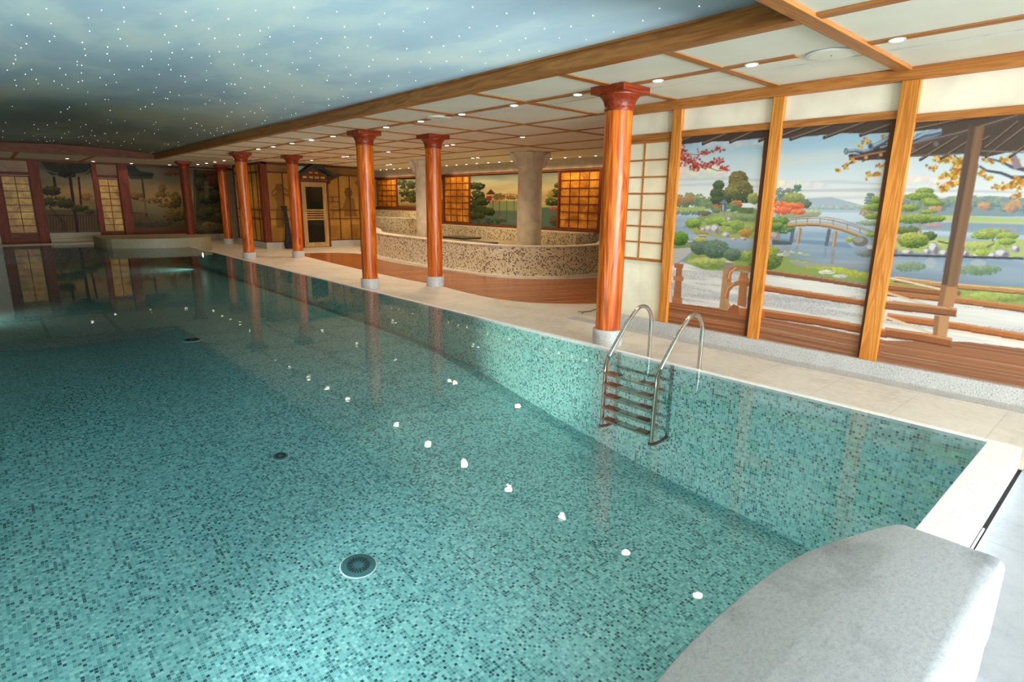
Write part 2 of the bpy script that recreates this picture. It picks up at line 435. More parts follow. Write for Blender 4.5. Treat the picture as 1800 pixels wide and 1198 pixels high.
# ---- ceiling trim
tn = [0]
def trim(bm, mat, **k):
    tn[0] += 1; return struct(obj('trim_%d' % tn[0], bm, mat, **k))
def vb(x0, x1, y0, y1, z0, z1, mat): return trim(B(x0, x1, y0, y1, z0, z1), mat, bevel=.004)
vb(4.17, 4.29, 1.9, 21.5, ZS-.03, 2.955, 'fascia')
vb(4.15, 4.20, 1.9, 21.5, 2.935, 2.96, 'fascia')
bm = newbm()
pts = [(-.5, 2.80)] + [(4.17, 2.80)] + [(x, vz(x)+.02) for x in np.linspace(4.17, -.5, 20)]
prism_ax(bm, [(float(a), float(b)) for a, b in pts], 21.5, 21.6, 'y'); trim(bm, 'dark_beam')
vb(-.6, 6.30, 1.78, 1.9, ZS-.03, 2.96, 'beam_x')
vb(-.6, -.5, 1.9, 21.5, ZS-.03, 2.97, 'fascia')
vb(4.19, 4.29, -8.9, 1.78, ZS-.02, ZS, 'beam_y')
for x, y0, y1, w in ((5.2, -8.9, 17.6, .095), (6.55, 5.05, 20.2, .075), (7.68, 5.05, 20.2, .07), (9.0, 5.05, 20.1, .07), (10.25, 5.05, 20.1, .07)):
    segs = [(y0, y1)]
    if x == 5.2: segs = [(y0, 1.78), (1.9, 1.93), (2.32, 7.28), (7.75, 11.9), (12.35, y1)]
    for a, b in segs: vb(x-w/2, x+w/2, a, b, ZS-.012, ZS, 'beam_y')
XSTR = [.6, 3.0, 4.2, 5.6, 7.1, 8.36, 9.65, 10.9, 12.19, 13.5, 15.0, 16.55, 18.2, 19.75]
for y in XSTR:
    x1 = XW-.06 if y < 5 else (10.25 if y > 5.5 else XW)
    if y > 5.2: x1 = {5.6: 6.55, 7.1: 10.25, 8.36: 7.68, 9.65: 10.25}.get(y, 9.0)
    vb(4.29, x1, y-.052, y+.052, ZS-.010, ZS, 'beam_x')
for x in (.9, 2.7): vb(x-.05, x+.05, 21.6, YE, ZS-.01, ZS, 'beam_y')
# right wall joinery
vb(6.29, XW, -9, 5.05, 2.72, ZS-.001, 'beam_y')
vb(6.325, XW, 1.84, 5.05, 2.405, 2.475, 'beam_y')
vb(6.325, XW, -9, 1.71, 2.36, 2.43, 'beam_y')
for y0, y1 in ((4.09, 4.21), (2.89, 3.01), (1.70, 1.845), (-.75, -.62)): vb(6.30, XW, y0, y1, .15, 2.72, 'post')
struct(obj('baseboard_right', B(6.285, XW, -9, 5.05, 0, .15), 'granite'))
struct(obj('floor_border', B(6.06, 6.285, -9, 5.6, 0, .003), 'granite'))

# ---- parquet island and raised mosaic platform
P = [(7.0, 18.1), (6.72, 15), (6.55, 11.87), (6.5, 10.6), (6.56, 9.6), (6.40, 8.5), (6.36, 7.56), (6.55, 6.95), (6.8, 6.62), (7.34, 6.17), (8.6, 5.7), (10.5, 5.6), (11.5, 6.5), (11.5, 8.2)]
Q = [(10.6, 8.45), (9.7, 8.55), (8.79, 9.04), (8.3, 9.75), (8.15, 10.7), (8.1, 12), (8.1, 14.6), (8.74, 16.8), (8.2, 17.6)]
struct(obj('floor_parquet', prism(newbm(), smooth_path(P, 2)+smooth_path(Q, 2), .0, .004), 'parquet'))
TP = [(12.1, 9.7), (11.4, 9.15), (10.68, 8.92), (9.8, 8.95), (9.2, 9.15), (8.75, 9.6), (8.45, 10.3), (8.38, 11), (8.36, 11.7), (8.38, 12.5), (8.45, 13.6), (8.57, 15.3), (9.1, 17), (9.7, 18), (10.2, 19.1), (10.5, 20.2)]
TP = smooth_path(TP, 3)
def offset(P, d):
    out = []
    for i, p in enumerate(P):
        a = P[max(i-1, 0)]; b = P[min(i+1, len(P)-1)]
        t = np.array([b[0]-a[0], b[1]-a[1]]); t /= np.linalg.norm(t); out.append((p[0]-t[1]*d*-1, p[1]+t[0]*d*-1))
    return out
def wallstrip(P, d, z0, z1, matname, name, uvz=True):
    """thick curved wall along path P, UV along the arc so tiles keep their size"""
    Qi = offset(P, d); bm = newbm(); lay = bm.loops.layers.uv.new('UVMap'); s = 0; n = len(P)
    ring = []
    for i in range(n):
        if i: s += math.dist(P[i], P[i-1])
        ring.append(([bm.verts.new((*P[i], z0)), bm.verts.new((*P[i], z1)), bm.verts.new((*Qi[i], z1)), bm.verts.new((*Qi[i], z0))], s))
    for (a, sa), (b, sb) in zip(ring, ring[1:]):
        for k in range(4):
            f = bm.faces.new((a[k], b[k], b[(k+1) % 4], a[(k+1) % 4]))
            vv = {0: (z0, z1), 1: (0, abs(d)), 2: (z1, z0), 3: (0, abs(d))}[k]
            for lp, uv in zip(f.loops, ((sa, vv[0]), (sb, vv[0]), (sb, vv[1]), (sa, vv[1]))): lp[lay].uv = uv
    return struct(obj(name, bm, matname))
wallstrip(TP, .28, 0, .665, 'mosaic_tub', 'spa_platform_wall')
wallstrip(offset(TP, -.015), .33, .665, .69, 'deck', 'spa_platform_rim')
wallstrip(offset(TP, -.24), .24, 0, .035, 'deck', 'spa_platform_kerb')
inner = offset(TP, .2)
struct(obj('spa_platform_floor', prism(newbm(), inner+[(12.1, 20.2)], .40, .56), 'mosaic_tub_dark', uv=True))
struct(obj('spa_platform_step', B(11.3, 12.1, 10.2, 17.6, .56, .88), 'mosaic_tub', uv=True))
struct(obj('spa_platform_step', B(10.7, 12.1, 17.6, 23.4, .56, 1.06), 'mosaic_tub', uv=True))
struct(obj('spa_platform_step', B(11.6, 12.1, 17.6, 23.4, 1.06, 1.30), 'mosaic_tub', uv=True))
# ledge on which the far right row of panels stands
vb(12.02, 12.1, 10.05, 18.0, .88, .95, 'dark_beam_y'); vb(12.02, 12.1, 18.0, 22, 1.30, 1.40, 'dark_beam_y')
vb(12.03, 12.1, 10.05, 22, 2.50, 2.56, 'dark_beam_y')
for y in (10.07, 11.58, 15.67, 17.15, 18.02, 20.28): vb(12.03, 12.1, y-.03, y+.03, .95 if y < 18 else 1.4, 2.5, 'dark_post')

# ---- far wall joinery and plinths
for x0, x1 in ((-1.2, -.95), (.25, .5), (1.26, 1.54), (2.99, 3.14)): vb(x0, x1, YE-.12, YE, 0, ZS, 'dark_post')
vb(3.76, 4.06, YE-.2, YE, 0, ZS, 'dark_post'); vb(6.05, 6.12, YE-.05, YE, 0, ZS, 'dark_post')
vb(-3, 8.2, YE-.08, YE, 2.76, ZS, 'dark_beam')
for x0, x1 in ((.5, 1.26), (3.14, 3.76)):
    vb(x0, x1, YE-.07, YE, 2.30, 2.40, 'dark_beam')
struct(obj('baseboard_far', B(1.54, 2.99, YE-.35, YE, 0, .2), 'granite_warm')); struct(obj('baseboard_far', B(1.54, 2.99, YE-.15, YE, .2, .40), 'granite_warm'))
struct(obj('baseboard_far', B(-1, .25, YE-.3, YE, 0, .55), 'granite_warm')); struct(obj('baseboard_far', B(4.06, 7.0, YE-.12, YE, 0, .25), 'granite_warm'))
pl = smooth_path([(2.45, 22.9), (2.45, 20.95), (3.0, 20.55), (3.7, 20.32), (4.3, 20.28), (4.95, 20.35), (5.35, 20.7)], 2) + [(5.4, 22.95)]
struct(obj('plinth', prism(newbm(), pl, 0, .43), 'granite_warm', bevel=.01))
# ------------------------------------------------------------------ painter: murals are painted into a fine grid of coloured vertices
def ray(px, py): return _f + _r*(px-900)/FOC - _u*(py-599)/FOC
FD, FS = 2.2, .68   # density and size of the painted leaf dabs
class Canvas:
    """a wall painting in wall metres. ax 0: plane x=val, u=y ; ax 1: plane y=val, u=x"""
    def __init__(s, ax, val, u0, u1, v0, v1, res):
        s.ax, s.val, s.u0, s.v0, s.res = ax, val, u0, v0, res
        s.W = int(round((u1-u0)/res))+1; s.H = int(round((v1-v0)/res))+1; s.u1 = u0+(s.W-1)*res; s.v1 = v0+(s.H-1)*res
        s.im = np.zeros((s.H, s.W, 3)); s.U, s.V = np.meshgrid(np.linspace(s.u0, s.u1, s.W), np.linspace(s.v0, s.v1, s.H))
    def uv(s, p):
        d = ray(*p); t = (s.val-CAMP[s.ax])/d[s.ax]; q = CAMP+t*d; return np.array([q[1-s.ax], q[2]])
    def noise(s, su, sv, seed=0):
        r = np.random.default_rng(seed); o = np.zeros((s.H, s.W)); amp = 1; tot = 0
        for k in range(4):
            gw = max(2, int((s.u1-s.u0)/su*2**k)+2); gh = max(2, int((s.v1-s.v0)/sv*2**k)+2)
            g = r.random((gh, gw)); x = np.linspace(0, gw-1.001, s.W); y = np.linspace(0, gh-1.001, s.H)
            xi = x.astype(int); yi = y.astype(int); fx = x-xi; fy = y-yi; fx = fx*fx*(3-2*fx); fy = fy*fy*(3-2*fy)
            a = g[yi][:, xi]*(1-fx)+g[yi][:, xi+1]*fx; b = g[yi+1][:, xi]*(1-fx)+g[yi+1][:, xi+1]*fx
            o += amp*(a*(1-fy)[:, None]+b*fy[:, None]); tot += amp; amp *= .5
        return o/tot
    def grad(s, stops):
        """vertical bands by height in metres"""
        zs = [z for z, c in stops]
        for k in range(3): s.im[:, :, k] = np.interp(s.V, zs, [c[k] for z, c in stops])
    def polyuv(s, P, c, a=1.0, vary=0, along=None):
        P = np.asarray(P, float)
        i0 = max(0, int((P[:, 0].min()-s.u0)/s.res)-1); i1 = min(s.W, int((P[:, 0].max()-s.u0)/s.res)+3)
        j0 = max(0, int((P[:, 1].min()-s.v0)/s.res)-1); j1 = min(s.H, int((P[:, 1].max()-s.v0)/s.res)+3)
        if i0 >= i1 or j0 >= j1: return
        m = np.zeros((j1-j0, i1-i0))
        for du, dv in ((-.25, -.25), (.25, -.25), (-.25, .25), (.25, .25)):
            U = s.U[j0:j1, i0:i1]+du*s.res; V = s.V[j0:j1, i0:i1]+dv*s.res; ins = np.zeros(U.shape, bool)
            for (x1, y1), (x2, y2) in zip(P, np.roll(P, -1, 0)):
                if y1 == y2: continue
                ins ^= ((y1 > V) != (y2 > V)) & (U < (x2-x1)*(V-y1)/(y2-y1)+x1)
            m += ins/4
        m = (m*a)[:, :, None]; col = np.array(c, float)
        if vary:
            n = RNG.random((j1-j0, 1, 1) if along == 'h' else (1, i1-i0, 1) if along == 'v' else (j1-j0, i1-i0, 1))
            col = col*(1+vary*(n-.5)*2)
        s.im[j0:j1, i0:i1] = s.im[j0:j1, i0:i1]*(1-m)+col*m
    def poly(s, P, c, a=1.0, vary=0, along=None): s.polyuv([s.uv(p) for p in P], c, a, vary, along)
    def dab(s, u, v, ru, rv, c, a=1.0):
        i0 = max(0, int((u-ru-s.u0)/s.res)); i1 = min(s.W, int((u+ru-s.u0)/s.res)+2); j0 = max(0, int((v-rv-s.v0)/s.res)); j1 = min(s.H, int((v+rv-s.v0)/s.res)+2)
        if i0 >= i1 or j0 >= j1: return
        d = ((s.U[j0:j1, i0:i1]-u)/ru)**2+((s.V[j0:j1, i0:i1]-v)/rv)**2
        m = (np.clip((1.15-d)*3, 0, 1)*a)[:, :, None]
        s.im[j0:j1, i0:i1] = s.im[j0:j1, i0:i1]*(1-m)+np.array(c, float)*m
    def size(s, p, r):
        q = s.uv(p); return abs(s.uv((p[0]+r, p[1]))-q)[0], abs(s.uv((p[0], p[1]+r))-q)[1]
    def ell(s, px, py, rx, ry, c, a=1.0, vary=0):
        s.poly([(px+rx*math.cos(t), py+ry*math.sin(t)) for t in np.linspace(0, 2*math.pi, 28)[:-1]], c, a, vary)
    def foliage(s, px, py, rx, ry, dark, light, n=120, sz=3, a=.9, tilt=0, flat=.75):
        """clump of dabs: light at the crown's upper left, dark under it, as painted"""
        pts = []; n = int(n*FD); sz *= FS
        for _ in range(n):
            t = random.random()*2*math.pi; r = math.sqrt(random.random())
            pts.append((r*math.cos(t), r*math.sin(t)))
        pts.sort(key=lambda q: -q[1])
        for x, y in pts:
            k = min(1, max(0, .5-.5*y-.15*x+random.uniform(-.3, .3)))
            c = [d*(1-k)+l*k for d, l in zip(dark, light)]; c = [q*random.uniform(.9, 1.1) for q in c]
            X, Y = px+x*rx, py+y*ry+tilt*x*rx
            u, v = s.uv((X, Y)); z = sz*random.uniform(.6, 1.3); ru, rv = s.size((X, Y), z)
            s.dab(u, v, max(ru, s.res), max(rv*flat, s.res), c, a)
    def stroke(s, pts, w, c, a=1.0, vary=0):
        w = w if isinstance(w, (list, tuple)) else [w]*len(pts)
        L, R = [], []
        for i, p in enumerate(pts):
            q0 = pts[max(i-1, 0)]; q1 = pts[min(i+1, len(pts)-1)]; dx, dy = q1[0]-q0[0], q1[1]-q0[1]; l = math.hypot(dx, dy) or 1
            nx, ny = -dy/l*w[i]/2, dx/l*w[i]/2; L.append((p[0]+nx, p[1]+ny)); R.append((p[0]-nx, p[1]-ny))
        s.poly(L+R[::-1], c, a, vary)
    def leaves(s, px, py, rx, ry, cols, n, sz):
        for _ in range(n):
            x, y = px+random.gauss(0, .45)*rx, py+random.gauss(0, .45)*ry; t0 = random.random()*6.28; c = random.choice(cols); P = []
            for k in range(10):
                r = sz*(1 if k % 2 == 0 else .35)*random.uniform(.8, 1.1); t = t0+k*math.pi/5; P.append((x+r*math.cos(t), y+r*math.sin(t)))
            s.poly(P, [q*random.uniform(.85, 1.12) for q in c])
    def panel(s, name, label, u0, u1, v0, v1, cat='mural', group=None, mat='paint', off=.012, th=.008, parent=None):
        """cut the piece u0..u1, v0..v1 out as a thin board standing proud of the wall"""
        i0 = max(0, int(round((u0-s.u0)/s.res))); i1 = min(s.W-1, int(round((u1-s.u0)/s.res))); j0 = max(0, int(round((v0-s.v0)/s.res))); j1 = min(s.H-1, int(round((v1-s.v0)/s.res)))
        U = s.U[j0:j1+1, i0:i1+1]; V = s.V[j0:j1+1, i0:i1+1]; C = np.clip(s.im[j0:j1+1, i0:i1+1], 0, 255); h, w = U.shape
        co = np.zeros((h, w, 3)); co[:, :, s.ax] = s.val-off; co[:, :, 1-s.ax] = U; co[:, :, 2] = V
        nv = h*w; co = co.reshape(-1, 3)
        idx = np.arange(nv).reshape(h, w)
        q = np.stack([idx[:-1, :-1], idx[:-1, 1:], idx[1:, 1:], idx[1:, :-1]], -1).reshape(-1, 4)
        if s.ax == 0: q = q[:, ::-1]
        # board edge: four corner vertices behind, four side faces
        bk = co[[0, w-1, nv-1, nv-w]].copy(); bk[:, s.ax] += th
        co = np.vstack([co, bk]); fr = [0, w-1, nv-1, nv-w]; sides = [[fr[k], fr[(k+1) % 4], nv+(k+1) % 4, nv+k] for k in range(4)]
        q = np.vstack([q, sides])
        me = bpy.data.meshes.new(name); me.vertices.add(len(co)); me.vertices.foreach_set('co', co.ravel())
        me.loops.add(q.size); me.loops.foreach_set('vertex_index', q.ravel().astype(np.int32))
        me.polygons.add(len(q)); me.polygons.foreach_set('loop_start', np.arange(0, q.size, 4, dtype=np.int32))
        me.update(calc_edges=True)
        at = me.color_attributes.new('paint', 'FLOAT_COLOR', 'POINT')
        col = np.ones((len(co), 4)); g = C.mean(-1, keepdims=True); C = C*.9+g*.1; col[:nv, :3] = lin(C.reshape(-1, 3))*.8; at.data.foreach_set('color', col.ravel().astype(np.float32))
        me.materials.append(M[mat]); o = bpy.data.objects.new(name, me); COL.objects.link(o)
        if parent is not None: o.parent = parent; return o
        if label: tag(o, label, cat, group)
        return o

def pine(c, px, py, s, dark, light, pads, trunk=(96, 80, 66)):
    c.stroke([(px, py), (px-.15*s, py-.5*s), (px+.1*s, py-s), (px, py-1.5*s)], [s*.16, s*.12, s*.09, s*.05], trunk)
    for dx, dy, rx, ry in pads:
        c.stroke([(px, py+dy*s+ry*s), (px+dx*s, py+dy*s+ry*s*.5)], s*.05, trunk)
        c.foliage(px+dx*s, py+dy*s, rx*s, ry*s, dark, light, int(26+rx*s*ry*s*.8), max(1.2, .11*s))

# ---- right wall: lake garden seen from a veranda
G = (120, 150, 66); GL = (176, 192, 84); GD = (58, 84, 52)
C = Canvas(0, XW, -3.4, 4.12, .15, 2.44, .0075)
C.grad([(.15, (205, 202, 200)), (1.2, (190, 205, 214)), (1.62, (222, 226, 226)), (1.72, (226, 224, 218)), (1.95, (206, 218, 222)), (2.2, (168, 198, 214)), (2.44, (146, 180, 202))])
n = C.noise(2.6, .35, 3)
m = (np.clip((n-.5)*5, 0, 1)*np.clip((C.V-1.62)/.3, 0, 1)*np.clip((2.6-C.V)/.5, .25, 1))[:, :, None]*.55
C.im = C.im*(1-m)+np.array((216, 214, 204))*m
for y, x0, x1, c in ((316, 1185, 1360, (186, 186, 190)), (326, 1185, 1345, (196, 196, 200)), (336, 1340, 1800, (178, 182, 192)), (349, 1360, 1800, (200, 202, 206)), (322, 1380, 1560, (190, 196, 204))):
    C.stroke([(x0, y), ((x0+x1)/2, y-3), (x1, y+2)], [3, 7, 3], c, .6)
C.foliage(1230, 304, 50, 9, (206, 206, 202), (236, 224, 196), 60, 9, .35); C.foliage(1400, 324, 60, 4, (216, 214, 212), (236, 224, 206), 40, 7, .4)
C.foliage(1640, 318, 60, 7, (206, 208, 214), (238, 226, 204), 50, 8, .4); C.foliage(1300, 254, 80, 6, (176, 190, 200), (206, 208, 206), 50, 9, .35)
# far shore
C.poly([(1400, 362), (1418, 349), (1462, 346), (1500, 356), (1536, 366), (1560, 372), (1400, 372)], (168, 180, 194))
C.poly([(1400, 372), (1560, 372), (1560, 358), (1590, 362), (1590, 372)], (176, 188, 196))
for x in range(1400, 1580, 7): C.foliage(x, 366, 7, 5, (138, 156, 160), (176, 190, 178), 12, 3, .7)
# lake
C.poly([(1180, 366), (1560, 369), (1800, 372), (2100, 372), (2100, 560), (1180, 480)], (170, 190, 204), 1)
n = C.noise(1.5, .07, 8)
wv = C.uv((1500, 380))[1]; wl = C.uv((1500, 500))[1]
m = ((C.V < wv+.03) & (C.V > wl-.22))[:, :, None]
cc = np.array((128, 158, 190))*(1-n[:, :, None])*1.0+np.array((206, 216, 222))*n[:, :, None]
k = np.clip((wv-C.V)/(wv-wl), 0, 1)[:, :, None]; cc = cc*(1-.26*k)
C.im = np.where(m, cc, C.im)
C.poly([(1420, 373), (1565, 373), (1545, 392), (1430, 386)], (206, 214, 220), .7)
# trees on the left shore
for x in range(1183, 1300, 6): C.foliage(x, 357+random.uniform(-9, 3), 9, 10, (84, 112, 96), (146, 160, 104), 20, 3.2)
for x, y in ((1214, 349), (1268, 352), (1197, 352)): C.foliage(x, y, 9, 7, (150, 110, 84), (206, 136, 96), 22, 2.8)
C.poly([(1180, 365), (1240, 363), (1245, 372), (1180, 374)], (168, 182, 108)); C.foliage(1215, 374, 35, 3, (92, 118, 110), (128, 150, 128), 40, 3)
C.foliage(1264, 325, 9, 8, (52, 74, 56), (104, 116, 70), 60, 3); C.foliage(1262, 340, 12, 9, (46, 68, 54), (96, 108, 66), 70, 3)
C.stroke([(1298, 366), (1296, 330)], 3, (84, 74, 60)); C.foliage(1299, 316, 16, 15, (72, 76, 50), (142, 124, 70), 130, 3.5); C.foliage(1302, 334, 22, 17, (68, 76, 52), (138, 124, 72), 190, 3.6)
C.foliage(1285, 338, 12, 10, (70, 80, 54), (150, 140, 80), 80, 3.2); C.foliage(1268, 352, 18, 7, (46, 66, 56), (84, 102, 72), 80, 3.2); C.foliage(1306, 350, 18, 6, (44, 62, 52), (84, 98, 66), 70, 3.2)
C.foliage(1325, 349, 10, 9, (96, 120, 84), (176, 172, 90), 60, 3); C.foliage(1296, 358, 11, 6, (156, 90, 66), (206, 124, 84), 50, 2.6); C.foliage(1262, 363, 9, 4, (150, 80, 66), (196, 110, 86), 30, 2.4)
C.poly([(1264, 357), (1274, 350), (1281, 358)], (110, 128, 138)); C.poly([(1268, 358), (1278, 358), (1278, 372), (1268, 372)], (96, 112, 118)); C.poly([(1271, 360), (1273, 360), (1273, 370), (1271, 370)], (196, 200, 198))
C.poly([(1240, 374), (1330, 366), (1336, 404), (1200, 400)], (140, 154, 106)); C.foliage(1290, 382, 42, 9, (112, 136, 92), (160, 168, 116), 90, 5, .5)
C.foliage(1260, 369, 7, 5, (74, 104, 66), (136, 156, 96), 50, 2.4); C.foliage(1290, 364, 8, 7, (70, 102, 66), (122, 146, 92), 60, 2.6)
C.poly([(1297, 364), (1326, 365), (1325, 376), (1298, 374)], (98, 122, 74), 1, .1); C.foliage(1316, 370, 6, 4, (74, 98, 60), (122, 124, 84), 20, 2)
C.foliage(1238, 375, 12, 4, (100, 84, 74), (130, 124, 92), 40, 2.6); C.foliage(1304, 386, 10, 5, (82, 108, 72), (130, 146, 100), 50, 2.6)
# near island with spreading pine, rocks
C.poly([(1205, 396), (1260, 385), (1340, 392), (1340, 420), (1265, 418), (1222, 410)], (160, 168, 92)); C.foliage(1285, 402, 50, 9, (120, 140, 74), (190, 190, 106), 110, 4, .6)
for x, y, rx, ry in ((1220, 392, 13, 8), (1259, 389, 18, 8), (1281, 393, 10, 4)): C.foliage(x, y, rx, ry, (72, 112, 54), (172, 192, 86), 120, 2.8)
C.stroke([(1231, 403), (1226, 397), (1219, 396)], 1.6, (88, 78, 64)); C.stroke([(1258, 405), (1262, 398), (1268, 395)], 2.4, (88, 78, 64))
C.foliage(1236, 408, 14, 4, (150, 130, 70), (196, 170, 96), 40, 2.4)
for x, y, rx, ry in ((1247, 402, 8, 7), (1258, 403, 9, 10), (1277, 413, 8, 6), (1291, 420, 6, 2.5), (1308, 419, 7, 4), (1282, 385, 4, 4), (1237, 403, 5, 4)):
    C.ell(x, y, rx, ry, (168, 158, 156)); C.ell(x-rx*.2, y-ry*.3, rx*.6, ry*.5, (214, 206, 198)); C.ell(x+rx*.4, y+ry*.3, rx*.4, ry*.5, (126, 120, 126), .7)
C.foliage(1297, 396, 12, 9, (88, 122, 62), (172, 184, 96), 110, 2.6); C.foliage(1311, 409, 11, 7, (140, 98, 52), (206, 158, 72), 90, 2.4)
C.foliage(1196, 419, 14, 12, (44, 84, 42), (132, 168, 62), 190, 3); C.poly([(1186, 432), (1222, 429), (1224, 436), (1186, 439)], (126, 146, 74))
for x, y in ((1216, 425), (1227, 418), (1236, 414)): C.ell(x, y, 7, 2.2, (196, 186, 174)); C.ell(x, y+2, 7, 1.4, (110, 104, 100))
# lawn, hedges, gravel
C.poly([(1180, 437), (1225, 434), (1205, 452), (1186, 466), (1180, 470)], (186, 180, 176))
C.poly([(1203, 455), (1222, 443), (1300, 440), (1340, 442), (1440, 462), (1560, 486), (1560, 503), (1430, 484), (1330, 478), (1240, 474)], (142, 158, 82))
C.foliage(1250, 462, 42, 9, (106, 128, 66), (196, 200, 104), 120, 5, .6); C.foliage(1310, 450, 30, 8, (96, 120, 66), (180, 188, 96), 80, 4, .6); C.foliage(1470, 474, 80, 6, (150, 166, 70), (214, 206, 66), 150, 4, .6, tilt=.19)
for x, y, rx, ry in ((1232, 433, 16, 14), (1260, 438, 22, 16), (1288, 447, 14, 10)): C.foliage(x, y, rx, ry, (64, 88, 72), (122, 140, 112), 220, 3.2)
C.foliage(1232, 420, 12, 3, (150, 160, 80), (200, 196, 100), 30, 2.4)
C.foliage(1330, 452, 16, 17, (84, 112, 58), (168, 186, 84), 160, 3.2); C.foliage(1352, 452, 24, 21, (66, 92, 48), (166, 176, 78), 320, 3.4)
C.poly([(1180, 468), (1200, 460), (1240, 474), (1330, 479), (1430, 486), (1560, 505), (1700, 532), (1800, 550), (2100, 590), (2100, 760), (1180, 600)], (212, 206, 196))
n = C.noise(.9, .05, 5); sel = (np.abs(C.im-np.array((212, 206, 196))).sum(2) < 2)
C.im = np.where(sel[:, :, None], np.array((178, 174, 180))*(1-n[:, :, None])+np.array((250, 242, 226))*n[:, :, None], C.im)
gr = (RNG.random((C.H, C.W)) < .35) & sel & (n < .5); C.im[gr] *= .86
# autumn maple top left
C.stroke([(1185, 276), (1215, 286), (1240, 292), (1262, 300), (1282, 298)], [2, 2, 1.6, 1.2, .8], (92, 66, 60)); C.stroke([(1190, 268), (1225, 272), (1262, 264)], 1, (92, 66, 60))
RED = [(178, 50, 40), (196, 74, 54), (150, 40, 36), (208, 96, 72)]
for x, y, rx, ry, q in ((1196, 272, 16, 14, 70), (1215, 282, 18, 10, 60), (1226, 294, 12, 9, 40), (1240, 268, 16, 5, 24), (1262, 264, 12, 4, 16), (1262, 284, 16, 6, 34), (1272, 296, 14, 5, 24), (1240, 290, 14, 5, 24)): C.leaves(x, y, rx, ry, RED, q, 3.1)
# middle bay: pines, red maple, bridge
for x, y, rx, ry in ((1372, 340, 9, 9), (1370, 352, 10, 6)): C.foliage(x, y, rx, ry, (88, 116, 110), (134, 158, 138), 50, 2.6)
C.stroke([(1398, 346), (1404, 328)], 1.5, (96, 90, 80)); C.foliage(1388, 335, 8, 4, (120, 110, 108), (150, 146, 126), 24, 2.2); C.foliage(1403, 328, 6, 4, (74, 108, 96), (110, 140, 118), 24, 2.2); C.foliage(1402, 334, 7, 2, (82, 110, 96), (120, 146, 118), 14, 2)
C.foliage(1396, 348, 19, 9, (98, 118, 88), (172, 172, 96), 140, 3); C.foliage(1417, 358, 9, 7, (76, 98, 90), (124, 132, 104), 60, 2.8)
C.poly([(1365, 372), (1425, 366), (1445, 375), (1440, 380), (1365, 386)], (150, 164, 128)); C.foliage(1425, 372, 20, 3, (150, 156, 126), (206, 200, 178), 50, 2.4)
for x, y, rx, ry in ((1375, 360, 16, 6), (1396, 362, 18, 6), (1376, 370, 17, 6), (1404, 372, 12, 4)): C.foliage(x, y, rx, ry, (196, 76, 54), (246, 138, 84), 80, 2.5)
C.stroke([(1375, 384), (1373, 374)], 1.4, (196, 186, 176)); C.stroke([(1400, 380), (1404, 372)], 1, (176, 160, 150))
for x, y, rx, ry in ((1372, 388, 16, 7), (1376, 402, 22, 8), (1366, 397, 12, 6)): C.foliage(x, y, rx, ry, (54, 90, 52), (140, 166, 84), 100, 2.6)
C.ell(1364, 415, 9, 8, (150, 136, 138)); C.ell(1361, 412, 5, 4, (186, 168, 164)); C.poly([(1358, 421), (1395, 424), (1392, 430), (1358, 430)], (84, 94, 84))
C.ell(1378, 447, 12, 3, (196, 190, 180))
C.foliage(1524, 372, 12, 8, (126, 128, 112), (204, 156, 116), 60, 2.8); C.stroke([(1530, 366), (1530, 342)], 1, (110, 110, 104))
for x, y, rx in ((1530, 342, 7), (1531, 347, 10), (1529, 352, 9), (1532, 357, 12)): C.foliage(x, y, rx, 2, (98, 120, 116), (134, 150, 130), 20, 2)
for x, y, rx, ry in ((1546, 352, 14, 6), (1540, 364, 22, 6), (1540, 380, 20, 5)): C.foliage(x, y, rx, ry, (84, 112, 60), (168, 186, 84), 90, 2.7)
C.foliage(1530, 392, 24, 4, (110, 128, 104), (170, 180, 140), 50, 2.6)
C.poly([(1370, 424), (1500, 436), (1490, 426), (1370, 418)], (92, 122, 152), .5); C.poly([(1376, 432), (1392, 431), (1390, 450), (1378, 450)], (150, 140, 140), .5)
C.poly([(1382, 455), (1460, 464), (1540, 462), (1500, 470), (1400, 468)], (150, 150, 152), .8)
C.foliage(1402, 445, 24, 2, (126, 152, 104), (196, 208, 150), 40, 2, tilt=.13)
# bridge: rear piles, front piles, deck, railings
arc = lambda t: (1382+t*158, 396-16*math.sin(min(1, t*1.12+.12)*math.pi*.62)*1.35+22*t**2.1+2)
for x0, y0, x1, y1 in ((1395, 402, 1391, 427), (1459, 402, 1453, 432)): C.stroke([(x0, y0), (x1, y1)], 6, (96, 104, 112))
for x0, y0, x1, y1 in ((1408, 400, 1403, 428), (1470, 406, 1466, 434)): C.stroke([(x0, y0), (x1, y1)], 6, (158, 124, 88)); C.stroke([(x0-1.5, y0), (x1-1.5, y1)], 2, (206, 172, 122))
C.stroke([(1402, 432), (1400, 446)], 5, (150, 136, 130), .6); C.stroke([(1466, 438), (1463, 464)], 6, (156, 134, 120), .7); C.stroke([(1453, 436), (1450, 452)], 5, (128, 134, 146), .5)
T = [i/24 for i in range(25)]
deckp = [(1384, 396), (1400, 394.5), (1420, 393.5), (1440, 394), (1460, 397), (1480, 402), (1500, 409), (1514, 415)]
C.stroke([(x, y+2.2) for x, y in deckp], 2.4, (116, 78, 44)); C.stroke(deckp, 3.2, (196, 146, 84))
top = [(1384, 388), (1400, 385), (1420, 383.5), (1442, 384), (1465, 387), (1490, 394), (1512, 401), (1535, 409)]
mid = [(1384, 393), (1400, 390), (1420, 389), (1442, 389.5), (1465, 393), (1490, 400), (1520, 411)]
bk = [(1390, 384), (1420, 380), (1450, 381), (1480, 386), (1510, 397), (1538, 408)]
C.stroke(bk, 1, (140, 110, 76)); C.stroke(mid, .9, (176, 134, 84)); C.stroke(top, 1.5, (156, 112, 66))
